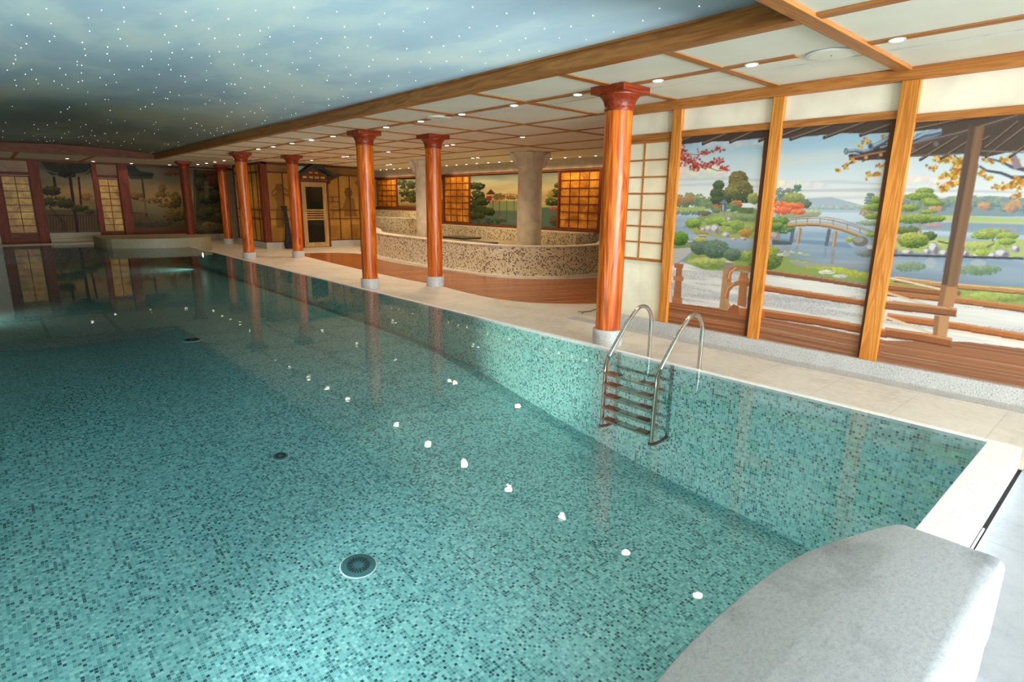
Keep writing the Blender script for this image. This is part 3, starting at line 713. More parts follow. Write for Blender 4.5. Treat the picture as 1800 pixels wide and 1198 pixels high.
for (x, y) in top[:-1]: C.stroke([(x, y-1), (x+.5, y+9)], 1.1, (140, 96, 56))
for x in range(1392, 1500, 9):
    y = np.interp(x, [p[0] for p in mid], [p[1] for p in mid]); C.stroke([(x-4, y+4), (x, y), (x+4, y+4)], .9, (206, 152, 90))
C.ell(1513, 424, 14, 9, (120, 112, 108)); C.ell(1510, 421, 9, 5, (156, 148, 140)); C.ell(1530, 434, 5, 4, (212, 206, 200)); C.foliage(1494, 421, 6, 4, (104, 134, 62), (186, 192, 90), 30, 2.2); C.foliage(1532, 412, 12, 4, (98, 132, 60), (180, 196, 92), 40, 2.4)
C.foliage(1535, 445, 30, 6, (92, 94, 92), (140, 140, 136), 40, 5, .5)
C.foliage(1455, 478, 14, 3, (186, 180, 166), (226, 220, 206), 30, 3); C.foliage(1478, 485, 12, 2.5, (176, 170, 158), (216, 210, 196), 24, 3)
# right bay shore
C.poly([(1560, 372), (1560, 352), (1600, 346), (1680, 350), (1740, 344), (1800, 348), (2150, 340), (2150, 384), (1560, 378)], (134, 150, 154))
for x in list(range(1570, 1830, 7))+list(range(1830, 2150, 16)): C.foliage(x, 360+random.uniform(-9, 6), 11, 8, (104, 124, 128), (150, 166, 142), 18, 4, .8)
for x, y in ((1644, 366), (1730, 362), (1775, 366), (1785, 358)): C.foliage(x, y, 10, 7, (170, 130, 116), (214, 162, 110), 30, 3.4)
C.poly([(1580, 377), (1680, 379), (1800, 384), (2150, 392), (2150, 404), (1580, 388)], (178, 190, 116))
C.stroke([(1580, 388), (1680, 389), (1800, 392), (2150, 404)], 3, (186, 182, 170)); C.poly([(1580, 389), (1800, 394), (2150, 406), (2150, 430), (1700, 408), (1580, 402)], (126, 146, 150), .6)
C.foliage(1640, 396, 16, 4, (160, 130, 136), (196, 150, 146), 24, 4, .5); C.foliage(1760, 404, 30, 4, (140, 136, 140), (196, 160, 130), 30, 4, .4)
C.poly([(1580, 420), (1620, 412), (1700, 424), (1790, 420), (1850, 424), (1850, 440), (1790, 452), (1680, 450), (1570, 440)], (176, 184, 108)); C.foliage(1690, 432, 90, 8, (130, 148, 74), (204, 206, 118), 140, 4, .6)
for x, y, rx, ry in ((1570, 440, 10, 7), (1596, 443, 12, 5), (1642, 437, 10, 12), (1660, 445, 9, 7), (1696, 446, 9, 8), (1722, 449, 13, 6), (1745, 449, 10, 6), (1762, 446, 14, 9), (1786, 437, 8, 7), (1630, 442, 7, 6)):
    C.ell(x, y, rx, ry, (156, 150, 156)); C.ell(x-rx*.25, y-ry*.3, rx*.6, ry*.55, (214, 208, 206)); C.ell(x+rx*.45, y+ry*.25, rx*.4, ry*.6, (112, 108, 120), .7)
C.poly([(1568, 446), (1800, 452), (1800, 456), (1568, 450)], (66, 66, 70), .9)
C.stroke([(1619, 410), (1617, 395), (1622, 372), (1623, 352)], [6, 4, 3, 2], (160, 140, 120)); C.stroke([(1600, 396), (1616, 402)], 2, (110, 98, 84))
for x, y, rx, ry in ((1626, 336, 15, 5), (1620, 345, 27, 6), (1636, 352, 16, 4), (1600, 365, 16, 5), (1642, 357, 20, 4), (1612, 384, 42, 8), (1648, 384, 14, 5), (1632, 372, 14, 3)): C.foliage(x, y, rx, ry, (72, 96, 52), (164, 178, 86), int(40+rx*ry*.7), 2.9)
C.foliage(1592, 405, 22, 7, (66, 86, 50), (128, 140, 80), 90, 3); C.foliage(1634, 414, 13, 7, (54, 76, 46), (110, 126, 70), 70, 3); C.foliage(1606, 422, 27, 13, (66, 92, 44), (182, 186, 84), 260, 3.3)
C.stroke([(1650, 424), (1670, 428)], 3, (90, 100, 70))
for x, y, rx, ry in ((1742, 411, 30, 8), (1728, 414, 20, 6), (1770, 415, 20, 6), (1770, 424, 14, 5)): C.foliage(x, y, rx, ry, (84, 108, 56), (176, 188, 92), 130, 3)
C.stroke([(1735, 434), (1748, 428), (1744, 419)], 2.4, (104, 92, 84)); C.foliage(1727, 444, 12, 5, (120, 140, 60), (196, 196, 90), 60, 2.6)
C.foliage(1600, 468, 28, 8, (96, 120, 96), (140, 158, 116), 70, 4, .5); C.ell(1636, 462, 10, 9, (176, 176, 176), .6); C.foliage(1720, 474, 40, 9, (90, 118, 84), (140, 160, 110), 100, 4, .5); C.ell(1720, 462, 14, 6, (190, 188, 180), .5)
C.poly([(1560, 488), (1600, 494), (1700, 500), (1800, 504), (2150, 540), (2150, 600), (1800, 542), (1700, 526), (1560, 504)], (150, 164, 88), 1, .05)
C.foliage(1750, 522, 60, 9, (116, 138, 70), (184, 190, 96), 120, 5, .6)
# yellow maple
YEL = [(214, 160, 48), (186, 122, 34), (232, 188, 76), (166, 104, 30)]
C.stroke([(1677, 273), (1690, 283), (1700, 288)], 3, (80, 66, 62)); C.stroke([(1722, 292), (1735, 300), (1760, 304), (1780, 312), (1800, 312), (1840, 306)], [4, 4, 5, 6, 6, 7], (84, 80, 86)); C.stroke([(1738, 278), (1760, 284), (1780, 294), (1810, 300)], [2, 4, 6, 8], (92, 84, 88)); C.stroke([(1780, 272), (1790, 296)], [12, 16], (150, 130, 140))
for x, y, rx, ry, q in ((1660, 280, 22, 8, 46), (1640, 294, 10, 5, 12), (1686, 284, 10, 10, 26), (1676, 308, 20, 8, 44), (1684, 298, 12, 10, 40), (1660, 330, 14, 8, 26), (1676, 322, 14, 8, 30), (1655, 312, 10, 4, 12), (1726, 304, 8, 8, 16), (1740, 312, 10, 5, 10), (1738, 283, 10, 6, 14), (1770, 280, 18, 8, 26), (1780, 326, 26, 8, 50), (1760, 330, 14, 5, 16), (1795, 316, 14, 8, 30), (1790, 344, 12, 5, 14), (1820, 300, 20, 20, 30)): C.leaves(x, y, rx, ry, YEL, q, 4.2)
for x, y, rx, ry, q in ((1476, 300, 10, 4, 14), (1488, 292, 8, 5, 14), (1500, 284, 8, 4, 10), (1528, 309, 8, 5, 16), (1542, 305, 10, 5, 16), (1550, 292, 8, 6, 12), (1524, 248, 8, 7, 12), (1516, 257, 9, 5, 8), (1552, 240, 6, 6, 6)): C.leaves(x, y, rx, ry, YEL, q, 3.6)
# eaves: boards, rafters, blue roof tiles
C.poly([(1185, 232), (1355, 212), (1355, 246), (1337, 243), (1290, 248), (1240, 249), (1200, 254), (1185, 255)], (76, 60, 54))
C.poly([(1375, 210), (1575, 196), (1575, 232), (1540, 235), (1480, 234), (1420, 240), (1375, 244)], (84, 68, 58))
def rafter(x0, y0, x1, y1, w):
    C.stroke([(x0, y0), (x1, y1)], w, (98, 78, 64)); C.stroke([(x0, y0-w*.25), (x1, y1-w*.25)], w*.3, (140, 118, 98)); C.stroke([(x0, y0+w*.35), (x1, y1+w*.35)], w*.25, (54, 42, 38)); C.ell(x0, y0, w*.35, w*.5, (70, 54, 50))
for x0, y0, x1, y1 in ((1190, 252, 1240, 230), (1236, 253, 1300, 226), (1284, 250, 1345, 222), (1335, 248, 1360, 236)): rafter(x0, y0, x1, y1, 5)
for x0, y0, x1, y1 in ((1390, 245, 1480, 214), (1372, 240, 1420, 222), (1449, 242, 1530, 212), (1513, 238, 1580, 214)): rafter(x0, y0, x1, y1, 5.5)
def rooftile(P, w):
    C.stroke(P, w, (112, 128, 146)); C.stroke([(x, y-w*.2) for x, y in P], w*.35, (168, 180, 190)); C.stroke([(x, y+w*.42) for x, y in P], w*.2, (62, 70, 84))
C.poly([(1492, 272), (1560, 252), (1560, 262), (1580, 258), (1580, 284), (1552, 280), (1520, 282), (1494, 281)], (80, 62, 58)); C.stroke([(1494, 278), (1575, 262)], 3, (170, 112, 72))
rooftile([(1536, 258), (1552, 250), (1575, 236)], 9); rooftile([(1490, 266), (1505, 264), (1520, 266), (1535, 262)], 6); rooftile([(1498, 270), (1512, 271)], 4); rooftile([(1548, 260), (1562, 256), (1575, 250)], 5)
C.ell(1531, 257, 5, 6, (120, 134, 148)); C.ell(1531, 257, 3, 4, (70, 82, 96)); C.ell(1488, 266, 4, 6, (96, 110, 124)); C.ell(1488, 266, 2, 4, (140, 152, 162))
for x, y in ((1523, 277), (1549, 272), (1500, 281)): C.ell(x, y, 3.4, 3.4, (206, 146, 92)); C.stroke([(x, y+3), (x-7, y+7)], 3, (110, 80, 66))
C.poly([(1604, 212), (1800, 196), (2150, 160), (2150, 330), (1850, 262), (1780, 266), (1735, 276), (1690, 270), (1640, 274), (1600, 276), (1600, 244), (1656, 226), (1600, 232)], (86, 70, 60), 1, .03)
C.poly([(1600, 250), (1612, 235), (1656, 226), (1656, 236), (1606, 256)], (110, 132, 152)); rooftile([(1606, 246), (1626, 236), (1640, 234), (1656, 230)], 8); rooftile([(1602, 247), (1616, 241)], 5)
C.stroke([(1602, 256), (1690, 234), (1800, 200)], 8, (92, 76, 70)); C.stroke([(1602, 253), (1690, 232), (1790, 202)], 1.6, (150, 126, 104)); C.stroke([(1612, 262), (1600, 268)], 3, (110, 88, 72))
for x0, y0, x1, y1 in ((1618, 281, 1684, 240), (1654, 279, 1700, 250), (1600, 272, 1640, 250), (1733, 276, 1815, 214), (1700, 262, 1740, 240), (1775, 276, 1860, 216), (1730, 262, 1790, 214), (1820, 290, 1900, 220), (1870, 300, 1960, 220), (1650, 214, 1740, 204), (1606, 228, 1700, 208)): rafter(x0, y0, x1, y1, 5)
C.stroke([(1600, 274), (1690, 270)], 2.5, (106, 96, 92)); C.stroke([(1725, 265), (1800, 268)], 2.5, (120, 110, 104)); C.ell(1646, 253, 4.5, 4.5, (116, 106, 104)); C.ell(1604, 261, 4, 4.5, (112, 98, 94))
# painted veranda: floor boards, rails, posts
C.poly([(1170, 530), (1205, 534), (1280, 543), (1345, 555), (1345, 610), (1165, 575)], (158, 92, 54), 1, .16, 'h')
C.poly([(1330, 556), (1440, 574), (1560, 598), (1700, 600), (1800, 612), (2150, 660), (2150, 800), (1800, 700), (1330, 612)], (160, 104, 70), 1, .15, 'h')
for k in range(16):
    o = k*4.0; C.stroke([(1170, 534+o*.9), (1345, 560+o*1.0), (1560, 602+o*1.15), (1800, 640+o*1.4), (2150, 700+o*1.6)], 1.1, random.choice([(196, 150, 116), (120, 66, 40), (206, 180, 160), (140, 78, 46)]), .55)
C.poly([(1668, 566), (1800, 588), (2150, 640), (2150, 664), (1800, 604), (1665, 580)], (232, 206, 178), .8)
WD = (164, 98, 54); WL = (206, 140, 88); WS = (110, 64, 38)
def rail(P, w, c=WD, l=WL, d=WS):
    C.stroke(P, w, c, 1, .06); C.stroke([(x, y-w*.36) for x, y in P], w*.22, l); C.stroke([(x, y+w*.42) for x, y in P], w*.16, d)
rail([(1340, 476), (1440, 490), (1560, 509)], 8, (140, 88, 58), (196, 140, 100)); rail([(1340, 505), (1440, 520), (1560, 538)], 11, (172, 98, 50)); rail([(1335, 549), (1440, 564), (1560, 586)], 15, (168, 92, 46))
rail([(1565, 500), (1620, 510), (1700, 501), (1700, 501)], 1, WD)
rail([(1572, 490), (1655, 500), (1800, 512), (2150, 546)], 10, (184, 134, 84), (226, 182, 128)); rail([(1560, 514), (1660, 524), (1800, 542), (2150, 580)], 12, (176, 112, 62)); rail([(1560, 556), (1680, 572), (1800, 592), (2150, 640)], 13, (186, 104, 50))
rail([(1560, 504), (1620, 510), (1660, 514)], 11, (150, 96, 60)); C.stroke([(1565, 488), (1660, 509)], 3, (226, 206, 180)); C.stroke([(1560, 514), (1640, 538), (1650, 541)], 4, (214, 184, 150))
rail([(1556, 535), (1620, 542), (1682, 549)], 15, (150, 92, 56)); C.stroke([(1556, 556), (1640, 586)], 5, (226, 196, 160)); rail([(1556, 583), (1620, 592), (1673, 602)], 17, (156, 90, 50))
C.poly([(1704, 220), (1731, 222), (1684, 504), (1655, 500)], (96, 74, 62), 1, .08, 'v'); C.poly([(1716, 222), (1731, 222), (1684, 504), (1664, 504)], (140, 102, 74), 1, .06, 'v')
C.poly([(1655, 500), (1684, 504), (1676, 540), (1648, 537)], (150, 104, 70)); C.poly([(1664, 504), (1684, 504), (1676, 540), (1658, 538)], (186, 130, 82)); C.poly([(1643, 553), (1670, 556), (1664, 592), (1640, 588)], (156, 106, 72)); C.poly([(1652, 555), (1670, 556), (1664, 592), (1648, 590)], (196, 140, 92))
C.ell(1686, 515, 4, 4.5, (150, 92, 66)); rail([(1660, 535), (1682, 549)], 1)
# newel posts on the left
for P, c in (([(1187, 462), (1203, 464), (1201, 472), (1186, 470)], (176, 104, 62)), ([(1190, 470), (1200, 471), (1198, 528), (1184, 525)], (168, 104, 62)), ([(1185, 485), (1203, 486), (1202, 494), (1184, 492)], (190, 118, 72)), ([(1183, 520), (1200, 523), (1200, 535), (1182, 532)], (184, 110, 66)),
             ([(1273, 460), (1290, 462), (1290, 474), (1272, 472)], (150, 130, 116)), ([(1272, 472), (1288, 474), (1280, 546), (1265, 543)], (182, 132, 90)), ([(1302, 477), (1316, 479), (1312, 540), (1297, 536)], (176, 108, 62)), ([(1300, 486), (1318, 488), (1317, 497), (1299, 496)], (190, 116, 68))): C.poly(P, c, 1, .06)
C.poly([(1273, 460), (1281, 457), (1290, 462)], (206, 196, 184))
C.stroke([(1283, 496), (1281, 484), (1288, 473), (1300, 470), (1325, 473), (1345, 477)], [8, 8, 8, 8, 8, 8], (176, 112, 68)); C.stroke([(1281, 490), (1284, 478), (1295, 470)], 2, (222, 168, 118))
C.stroke([(1277, 524), (1280, 510), (1288, 500), (1300, 497), (1322, 500)], 8, (170, 104, 60)); C.stroke([(1275, 522), (1280, 506), (1292, 496)], 2, (216, 158, 108)); C.stroke([(1276, 524), (1284, 540)], 5, (196, 142, 92))
C.poly([(1280, 543), (1290, 534), (1300, 538), (1300, 552), (1284, 549)], (160, 88, 52)); C.poly([(1300, 540), (1345, 546), (1345, 560), (1300, 553)], (190, 108, 58))
# painted jambs beside the real posts
C.poly([(1346, 228), (1362, 228), (1322, 592), (1309, 588)], (104, 62, 38), 1, .07, 'v'); C.poly([(1568, 204), (1586, 202), (1524, 630), (1507, 624)], (108, 62, 34), 1, .07, 'v')
C.poly([(1594, 640), (1900, 700), (1900, 740), (1594, 660)], (160, 92, 50), 0)
C.panel('mural', 'painted garden mural with red maple branch and gazebo, beside the cream shoji', 3.01, 4.09, .15, 2.405)
C.panel('mural', 'painted mural of a lake crossed by an arched wooden bridge, between two honey timber posts', 1.845, 2.89, .15, 2.405)
C.panel('mural', 'painted mural with bonsai pines and yellow maple, rightmost on the near wall', -.62, 1.70, .15, 2.36)

# ---- back wall of the alcove
FD, FS = 1.2, .9
C = Canvas(0, XB, 11.4, 20.4, .93, 2.52, .013)
C.grad([(.93, (52, 78, 72)), (1.45, (110, 136, 110)), (1.55, (196, 180, 120)), (2.0, (206, 190, 136)), (2.3, (150, 156, 130)), (2.52, (96, 108, 98))])
n = C.noise(1.8, .3, 4)[:, :, None]; m = (C.V > 1.6)[:, :, None]; C.im = np.where(m, C.im*(.75+.5*n), C.im)
Kx = lambda x: 820+x/7.5
def k8(P): return [(820+x/7.5, 290+y/7.5) for x, y in P]
C.poly(k8([(40, 560), (1240, 560), (1240, 840), (40, 780)]), (84, 120, 108)); C.poly(k8([(300, 480), (800, 470), (800, 600), (320, 600)]), (136, 156, 110))
C.foliage(893, 347, 30, 3, (70, 90, 50), (120, 130, 70), 60, 2)
for x, y, rx, ry in ((838, 327, 15, 6), (840, 345, 12, 10), (836, 362, 12, 10), (850, 354, 12, 7), (845, 370, 14, 8), (838, 380, 16, 6), (862, 372, 8, 6)): C.foliage(x, y, rx, ry, (22, 36, 20), (84, 100, 44), 90, 2.4)
C.poly(k8([(265, 390), (330, 315), (400, 390)]), (96, 56, 34)); C.poly(k8([(290, 390), (380, 385), (380, 470), (290, 470)]), (206, 186, 150)); C.poly(k8([(270, 410), (345, 405), (345, 470), (280, 470)]), (160, 50, 36))
C.foliage(878, 345, 12, 5, (60, 84, 40), (110, 130, 60), 60, 2)
arc = [(868, 357), (873, 352), (882, 348), (893, 346), (905, 346.5), (914, 350), (922, 354)]
C.stroke(arc, 2.2, (190, 106, 60)); C.stroke([(x, y-5) for x, y in arc], 1.1, (176, 100, 58))
for x, y in arc+[(877, 350), (888, 347), (899, 346), (910, 348)]: C.stroke([(x, y), (x, y-6)], .9, (156, 88, 50))
for x, y1 in ((868, 370), (879, 384), (892, 388), (905, 388), (918, 384)): C.stroke([(x, 352), (x, y1)], 1.3, (120, 84, 50))
C.stroke([(878, 380), (890, 387), (905, 388), (920, 382)], 1, (140, 120, 80)); C.foliage(860, 388, 30, 4, (36, 56, 48), (84, 104, 80), 50, 3, .6)
for x, y, rx, ry in ((972, 355, 12, 7), (977, 340, 8, 7), (982, 326, 5, 4)): C.foliage(x, y, rx, ry, (26, 44, 24), (96, 110, 44), 70, 2.2)
C.foliage(968, 342, 6, 6, (140, 120, 50), (190, 166, 70), 40, 2); C.foliage(976, 367, 9, 3, (150, 70, 60), (200, 110, 90), 30, 1.8); C.foliage(976, 388, 10, 8, (46, 66, 50), (120, 100, 60), 50, 3)
C.poly([(827, 298), (985, 286), (985, 294), (827, 304)], (48, 34, 24))
for x in range(838, 985, 13): C.stroke([(x+3, 297-(x-838)*.06), (x-3, 305-(x-838)*.07)], 3, (40, 28, 20))
for x, y, rx, ry in ((709, 322, 8, 9), (712, 338, 9, 8), (724, 325, 7, 8), (727, 342, 8, 8), (720, 352, 14, 5)): C.foliage(x, y, rx, ry, (34, 44, 24), (96, 100, 46), 70, 1.9)
C.foliage(714, 358, 12, 3, (170, 140, 90), (214, 180, 120), 40, 2); C.poly([(700, 361), (735, 363), (735, 369), (700, 366)], (150, 96, 50)); C.poly([(700, 310), (735, 310), (735, 315), (700, 315)], (50, 38, 26))
C.poly([(774, 330), (784, 330), (784, 345), (774, 345)], (196, 190, 150)); C.poly([(774, 350), (784, 350), (784, 372), (774, 372)], (96, 110, 90)); C.poly([(770, 310), (784, 310), (784, 316), (770, 316)], (50, 38, 26))
C.panel('mural', 'dim lake mural with an orange arched bridge, behind the nearer pale column', 11.61, 15.64, .95, 2.5, off=.03)
C.panel('mural', 'small mural of dark garden trees left of the farther pale column', 18.05, 20.25, 1.4, 2.5, off=.03)
C.panel('mural', 'narrow strip of painted lake mural glimpsed right of a red column', 17.18, 18.0, .95, 2.5, off=.03)
# ---- far wall
C = Canvas(1, YE, 1.5, 7.3, .2, 2.82, .016)
C.grad([(.2, (84, 72, 60)), (.7, (92, 96, 80)), (1.2, (150, 150, 124)), (1.5, (176, 160, 126)), (1.75, (190, 168, 128)), (2.1, (150, 150, 140)), (2.82, (110, 120, 122))])
n = C.noise(1.5, .25, 6)[:, :, None]; C.im *= (.8+.4*n)
k1 = lambda x, y: (x/4.99, 240+y/4.99)
C.poly([k1(*p) for p in ((330, 640), (880, 640), (880, 850), (420, 850))], (110, 104, 90)); C.foliage(152, 346, 10, 6, (110, 96, 60), (190, 140, 80), 60, 2)
for x0, y0, x1, y1, w in ((470, 350, 485, 450, 24), (612, 350, 680, 840, 26), (688, 350, 712, 600, 18)): C.stroke([k1(x0, y0), k1(x1, y1)], w/4.99, (56, 38, 28))
C.poly([k1(*p) for p in ((330, 205), (800, 235), (830, 300), (760, 330), (450, 340), (360, 260))], (60, 66, 60)); C.stroke([k1(340, 215), k1(400, 290), k1(480, 320), k1(620, 335), k1(750, 320), k1(815, 270)], 3, (110, 118, 122))
C.foliage(*k1(580, 250), 22, 7, (40, 44, 28), (96, 92, 50), 80, 2.4); C.foliage(*k1(590, 330), 16, 5, (22, 28, 20), (50, 56, 36), 60, 2.2)
for x, y, rx, ry in ((450, 475, 16, 8), (500, 570, 27, 9), (570, 590, 16, 7), (700, 630, 15, 5), (780, 660, 8, 3)): C.foliage(*k1(x, y), rx, ry, (30, 38, 22), (96, 104, 54), 110, 2.3)
C.stroke([k1(430, 610), k1(500, 690), k1(560, 760), k1(560, 830)], [3, 4, 9, 12], (92, 74, 60)); C.stroke([k1(420, 690), k1(840, 690)], 1.4, (70, 44, 28))
for x in range(440, 850, 24): C.stroke([k1(x, 690), k1(x+8, 820)], 1.5, (84, 50, 30))
C.poly([k1(*p) for p in ((1110, 250), (1180, 250), (1230, 300), (1350, 318), (1335, 370), (1150, 375), (1110, 330))], (62, 74, 78)); C.stroke([k1(1150, 340), k1(1340, 335)], 2.4, (40, 44, 46)); C.stroke([k1(1180, 255), k1(1230, 300), k1(1350, 318)], 1.5, (120, 132, 134))
C.stroke([k1(1245, 370), k1(1285, 700)], 3.2, (72, 56, 48)); C.stroke([k1(1165, 668), k1(1300, 662)], 1.8, (90, 60, 40))
for x in range(1180, 1300, 22): C.stroke([k1(x, 665), k1(x+12, 760)], 1.6, (120, 76, 44))
C.poly([k1(*p) for p in ((1180, 760), (1310, 760), (1310, 790), (1180, 790))], (70, 72, 70)); C.poly([k1(*p) for p in ((1140, 560), (1600, 590), (1640, 700), (1140, 660))], (140, 140, 124), .7)
for x, y, rx, ry in ((1200, 520, 12, 7), (1420, 450, 6, 8), (1420, 510, 15, 5), (1350, 560, 26, 4), (1480, 600, 18, 5)): C.foliage(*k1(x, y), rx, ry, (84, 76, 52), (160, 132, 84), 60, 2)
C.foliage(*k1(1540, 560), 9, 14, (60, 64, 34), (150, 140, 60), 120, 2.2); C.foliage(*k1(1500, 320), 14, 4, (110, 80, 60), (170, 110, 80), 50, 1.8); C.foliage(*k1(1540, 690), 22, 10, (56, 60, 34), (150, 136, 60), 120, 2.4)
C.poly([k1(*p) for p in ((1190, 800), (1640, 800), (1640, 860), (1190, 850))], (120, 78, 50)); C.foliage(*k1(1350, 760), 30, 6, (60, 62, 56), (110, 108, 90), 70, 3)
k2 = lambda x, y: (340+x/4.99, 220+y/4.99)
C.poly([k2(*p) for p in ((0, 340), (420, 340), (420, 1040), (0, 1040))], (84, 82, 62), 1, .1)
for x, y, rx, ry in ((90, 420, 14, 8), (60, 520, 10, 10), (120, 640, 22, 10), (200, 620, 14, 10), (220, 480, 12, 18), (100, 780, 20, 10), (170, 760, 20, 8), (50, 900, 16, 12), (330, 600, 16, 40), (380, 800, 12, 26), (230, 830, 14, 14)): C.foliage(*k2(x, y), rx, ry, (34, 42, 26), (110, 112, 62), 90, 2.4)
for x, y, rx, ry in ((170, 400, 20, 7), (240, 400, 16, 9), (190, 480, 16, 9)): C.foliage(*k2(x, y), rx, ry, (110, 56, 34), (160, 90, 50), 70, 2)
C.stroke([k2(110, 490), k2(115, 640)], 7, (150, 150, 134), .7); C.stroke([k2(70, 540), k2(170, 545)], 3, (170, 168, 150), .6); C.stroke([k2(15, 540), k2(10, 880)], 4, (130, 136, 120), .6); C.foliage(*k2(150, 900), 26, 9, (70, 66, 50), (150, 136, 80), 90, 3); C.stroke([k2(80, 880), k2(110, 850), k2(190, 860)], 2, (176, 150, 60))
C.im *= np.array((.98, .84, .62))
C.panel('mural', 'dim far mural of a gnarled pine between two lit shoji panels', 1.54, 2.99, .40, 2.76, off=.02)
C.panel('mural', 'far mural of a pagoda eave over a misty lake, right of the broad red pillar', 4.06, 6.05, .25, 2.76, off=.02)
C.panel('mural', 'dark far mural of a waterfall and trees beside the red columns', 6.12, 7.28, .25, 2.75, off=.02)
# ------------------------------------------------------------------ round timber columns
def col_parts(root, shaft_mat, r, zb, stone=True, top=ZS):
    """local coordinates: 0,0 axis; zb foot of the timber; top at the ceiling"""
    h = top
    pr = [(r*.97, zb), (r*.985, zb+.4), (r, zb+1.2), (r, h-.24), (r*1.0, h-.235)]
    obj('shaft', lathe(newbm(), pr, 48), shaft_mat, root, smooth=True)
    bm = newbm()
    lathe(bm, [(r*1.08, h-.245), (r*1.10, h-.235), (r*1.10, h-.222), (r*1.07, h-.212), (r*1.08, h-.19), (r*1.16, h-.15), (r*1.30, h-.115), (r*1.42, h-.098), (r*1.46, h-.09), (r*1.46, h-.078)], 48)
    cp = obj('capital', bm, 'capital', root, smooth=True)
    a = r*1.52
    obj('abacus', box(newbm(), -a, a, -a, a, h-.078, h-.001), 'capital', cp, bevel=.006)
    if stone:
        obj('plinth', lathe(newbm(), [(r*1.17, .001), (r*1.17, zb-.008), (r*1.13, zb)], 48), 'granite', root, smooth=True)
A = thing('timber_column', 'large glossy wooden column with stone foot at the pool edge, beside the pool ladder', 'column', (5.27, 4.2, 0), 'timber columns along the pool')
col_parts(A, 'column', .148, .195)
GR = 'timber columns along the pool'
for (x, y), lb in (((5.27, 9.94), 'glossy wooden column at the pool edge, second nearest the ladder'),
                   ((6.45, 9.5), 'glossy wooden column standing at the edge of the parquet, in front of the pale far column'),
                   ((5.3, 16.9), 'dark red column at the pool edge, third along from the ladder'),
                   ((6.6, 16.7), 'dark red column directly left of the cabin door, at the parquet tip'),
                   ((6.62, 23.3), 'distant dark red column in front of the waterfall mural, left of the cabin')):
    dup(A, (x, y, 0), lb, GR)
F_ = thing('timber_column', 'dark red column standing on the curved stone plinth at the far pool end', 'column', (5.17, 22.4, .431), GR)
col_parts(F_, 'dark_post', .14, .001, False, ZS-.431)
H_ = thing('timber_post', 'slim square red post with stone foot at the rear corner of the cabin', 'post', (7.04, 23.2, 0))
obj('shaft', B(-.07, .07, -.07, .07, .2, ZS-.002), 'dark_post', H_, bevel=.006); obj('plinth', B(-.1, .1, -.1, .1, 0, .2), 'granite', H_)
# pale rendered columns standing in the raised platform
def pale(loc, r, lb):
    t = thing('rendered_column', lb, 'column', loc, 'pale columns on the mosaic platform'); h = ZS-loc[2]
    obj('shaft', lathe(newbm(), [(r*1.0, 0), (r*.99, .5), (r*.95, h-.01)], 48), 'white_stone', t, smooth=True)
    bm = newbm(); lathe(bm, [(r*.97, h-.38), (r*1.04, h-.34), (r*1.02, h-.3), (r*1.12, h-.12), (r*1.3, h-.05), (r*1.3, h-.002)], 40)
    cp = obj('capital', bm, 'white_stone', t, smooth=True)
    for k in range(4):
        a = math.pi/4+k*math.pi/2; bm = newbm()
        P = [(r*.9, h-.34), (r*1.15, h-.36), (r*1.3, h-.27), (r*1.32, h-.18), (r*1.5, h-.17), (r*1.62, h-.1), (r*1.6, h-.01), (r*.9, h-.01)]
        prism_ax(bm, P, -.09, .09, 'y'); bmesh.ops.rotate(bm, verts=bm.verts[:], cent=(0, 0, 0), matrix=Matrix.Rotation(a, 3, 'Z'))
        obj('scroll', bm, 'white_stone', cp, bevel=.02)
    return t
pale((10.18, 10.78, .562), .31, 'pale rendered column with scrolled capital, the nearer one on the mosaic platform')
pale((10.05, 15.3, .562), .27, 'pale rendered column farther back on the platform, between two red columns')

# ------------------------------------------------------------------ shoji panels
def grid_panel(name, ax, val, u0, u1, v0, v1, nc, nr, mat, fmat, lb, cat='screen', group=None, fr=.04, bar=.014, th=.03, footer=0):
    """ax 0: hangs on plane x=val ; ax 1: on plane y=val"""
    t = thing(name, lb, cat, group=group)
    def bx(bm, a, b, c, d, e, f):  # a,b depth offsets ; c,d along ; e,f height
        return box(bm, val-b, val-a, c, d, e, f) if ax == 0 else box(bm, c, d, val-b, val-a, e, f)
    obj('paper', bx(newbm(), .004, .012, u0+fr*.5, u1-fr*.5, v0+fr*.5, v1-fr*.5), mat, t)
    bm = newbm()
    bx(bm, .001, th, u0, u0+fr, v0, v1); bx(bm, .001, th, u1-fr, u1, v0, v1); bx(bm, .001, th, u0+fr, u1-fr, v0, v0+fr); bx(bm, .001, th, u0+fr, u1-fr, v1-fr, v1)
    obj('frame', bm, fmat, t)
    bm = newbm(); iu0, iu1, iv0, iv1 = u0+fr, u1-fr, v0+fr, v1-fr
    for k in range(1, nc): c = iu0+(iu1-iu0)*k/nc; bx(bm, .012, th*.8, c-bar/2, c+bar/2, iv0, iv1)
    for k in range(1, nr): c = iv0+(iv1-iv0)*k/nr; bx(bm, .013, th*.75, iu0, iu1, c-bar/2, c+bar/2)
    obj('lattice', bm, fmat, t)
    if footer: obj('kick_board', bx(newbm(), .002, th, u0, u1, .02, v0-.003), fmat, t)
    return t
SG = 'shoji screens on the walls'
t = grid_panel('shoji_panel', 0, XW, 4.22, 5.0, .90, 2.40, 2, 7, 'paper', 'beam_y', 'cream paper shoji panel with honey timber lattice, just right of the nearest column', group=SG, fr=.035, bar=.02)
grid_panel('shoji_panel', 0, XB-.015, 10.12, 11.55, .955, 2.495, 4, 7, 'gold', 'dark_beam_y', 'gold shoji panel right of the nearer pale column, beside the lake mural', group=SG, fr=.03, bar=.022)
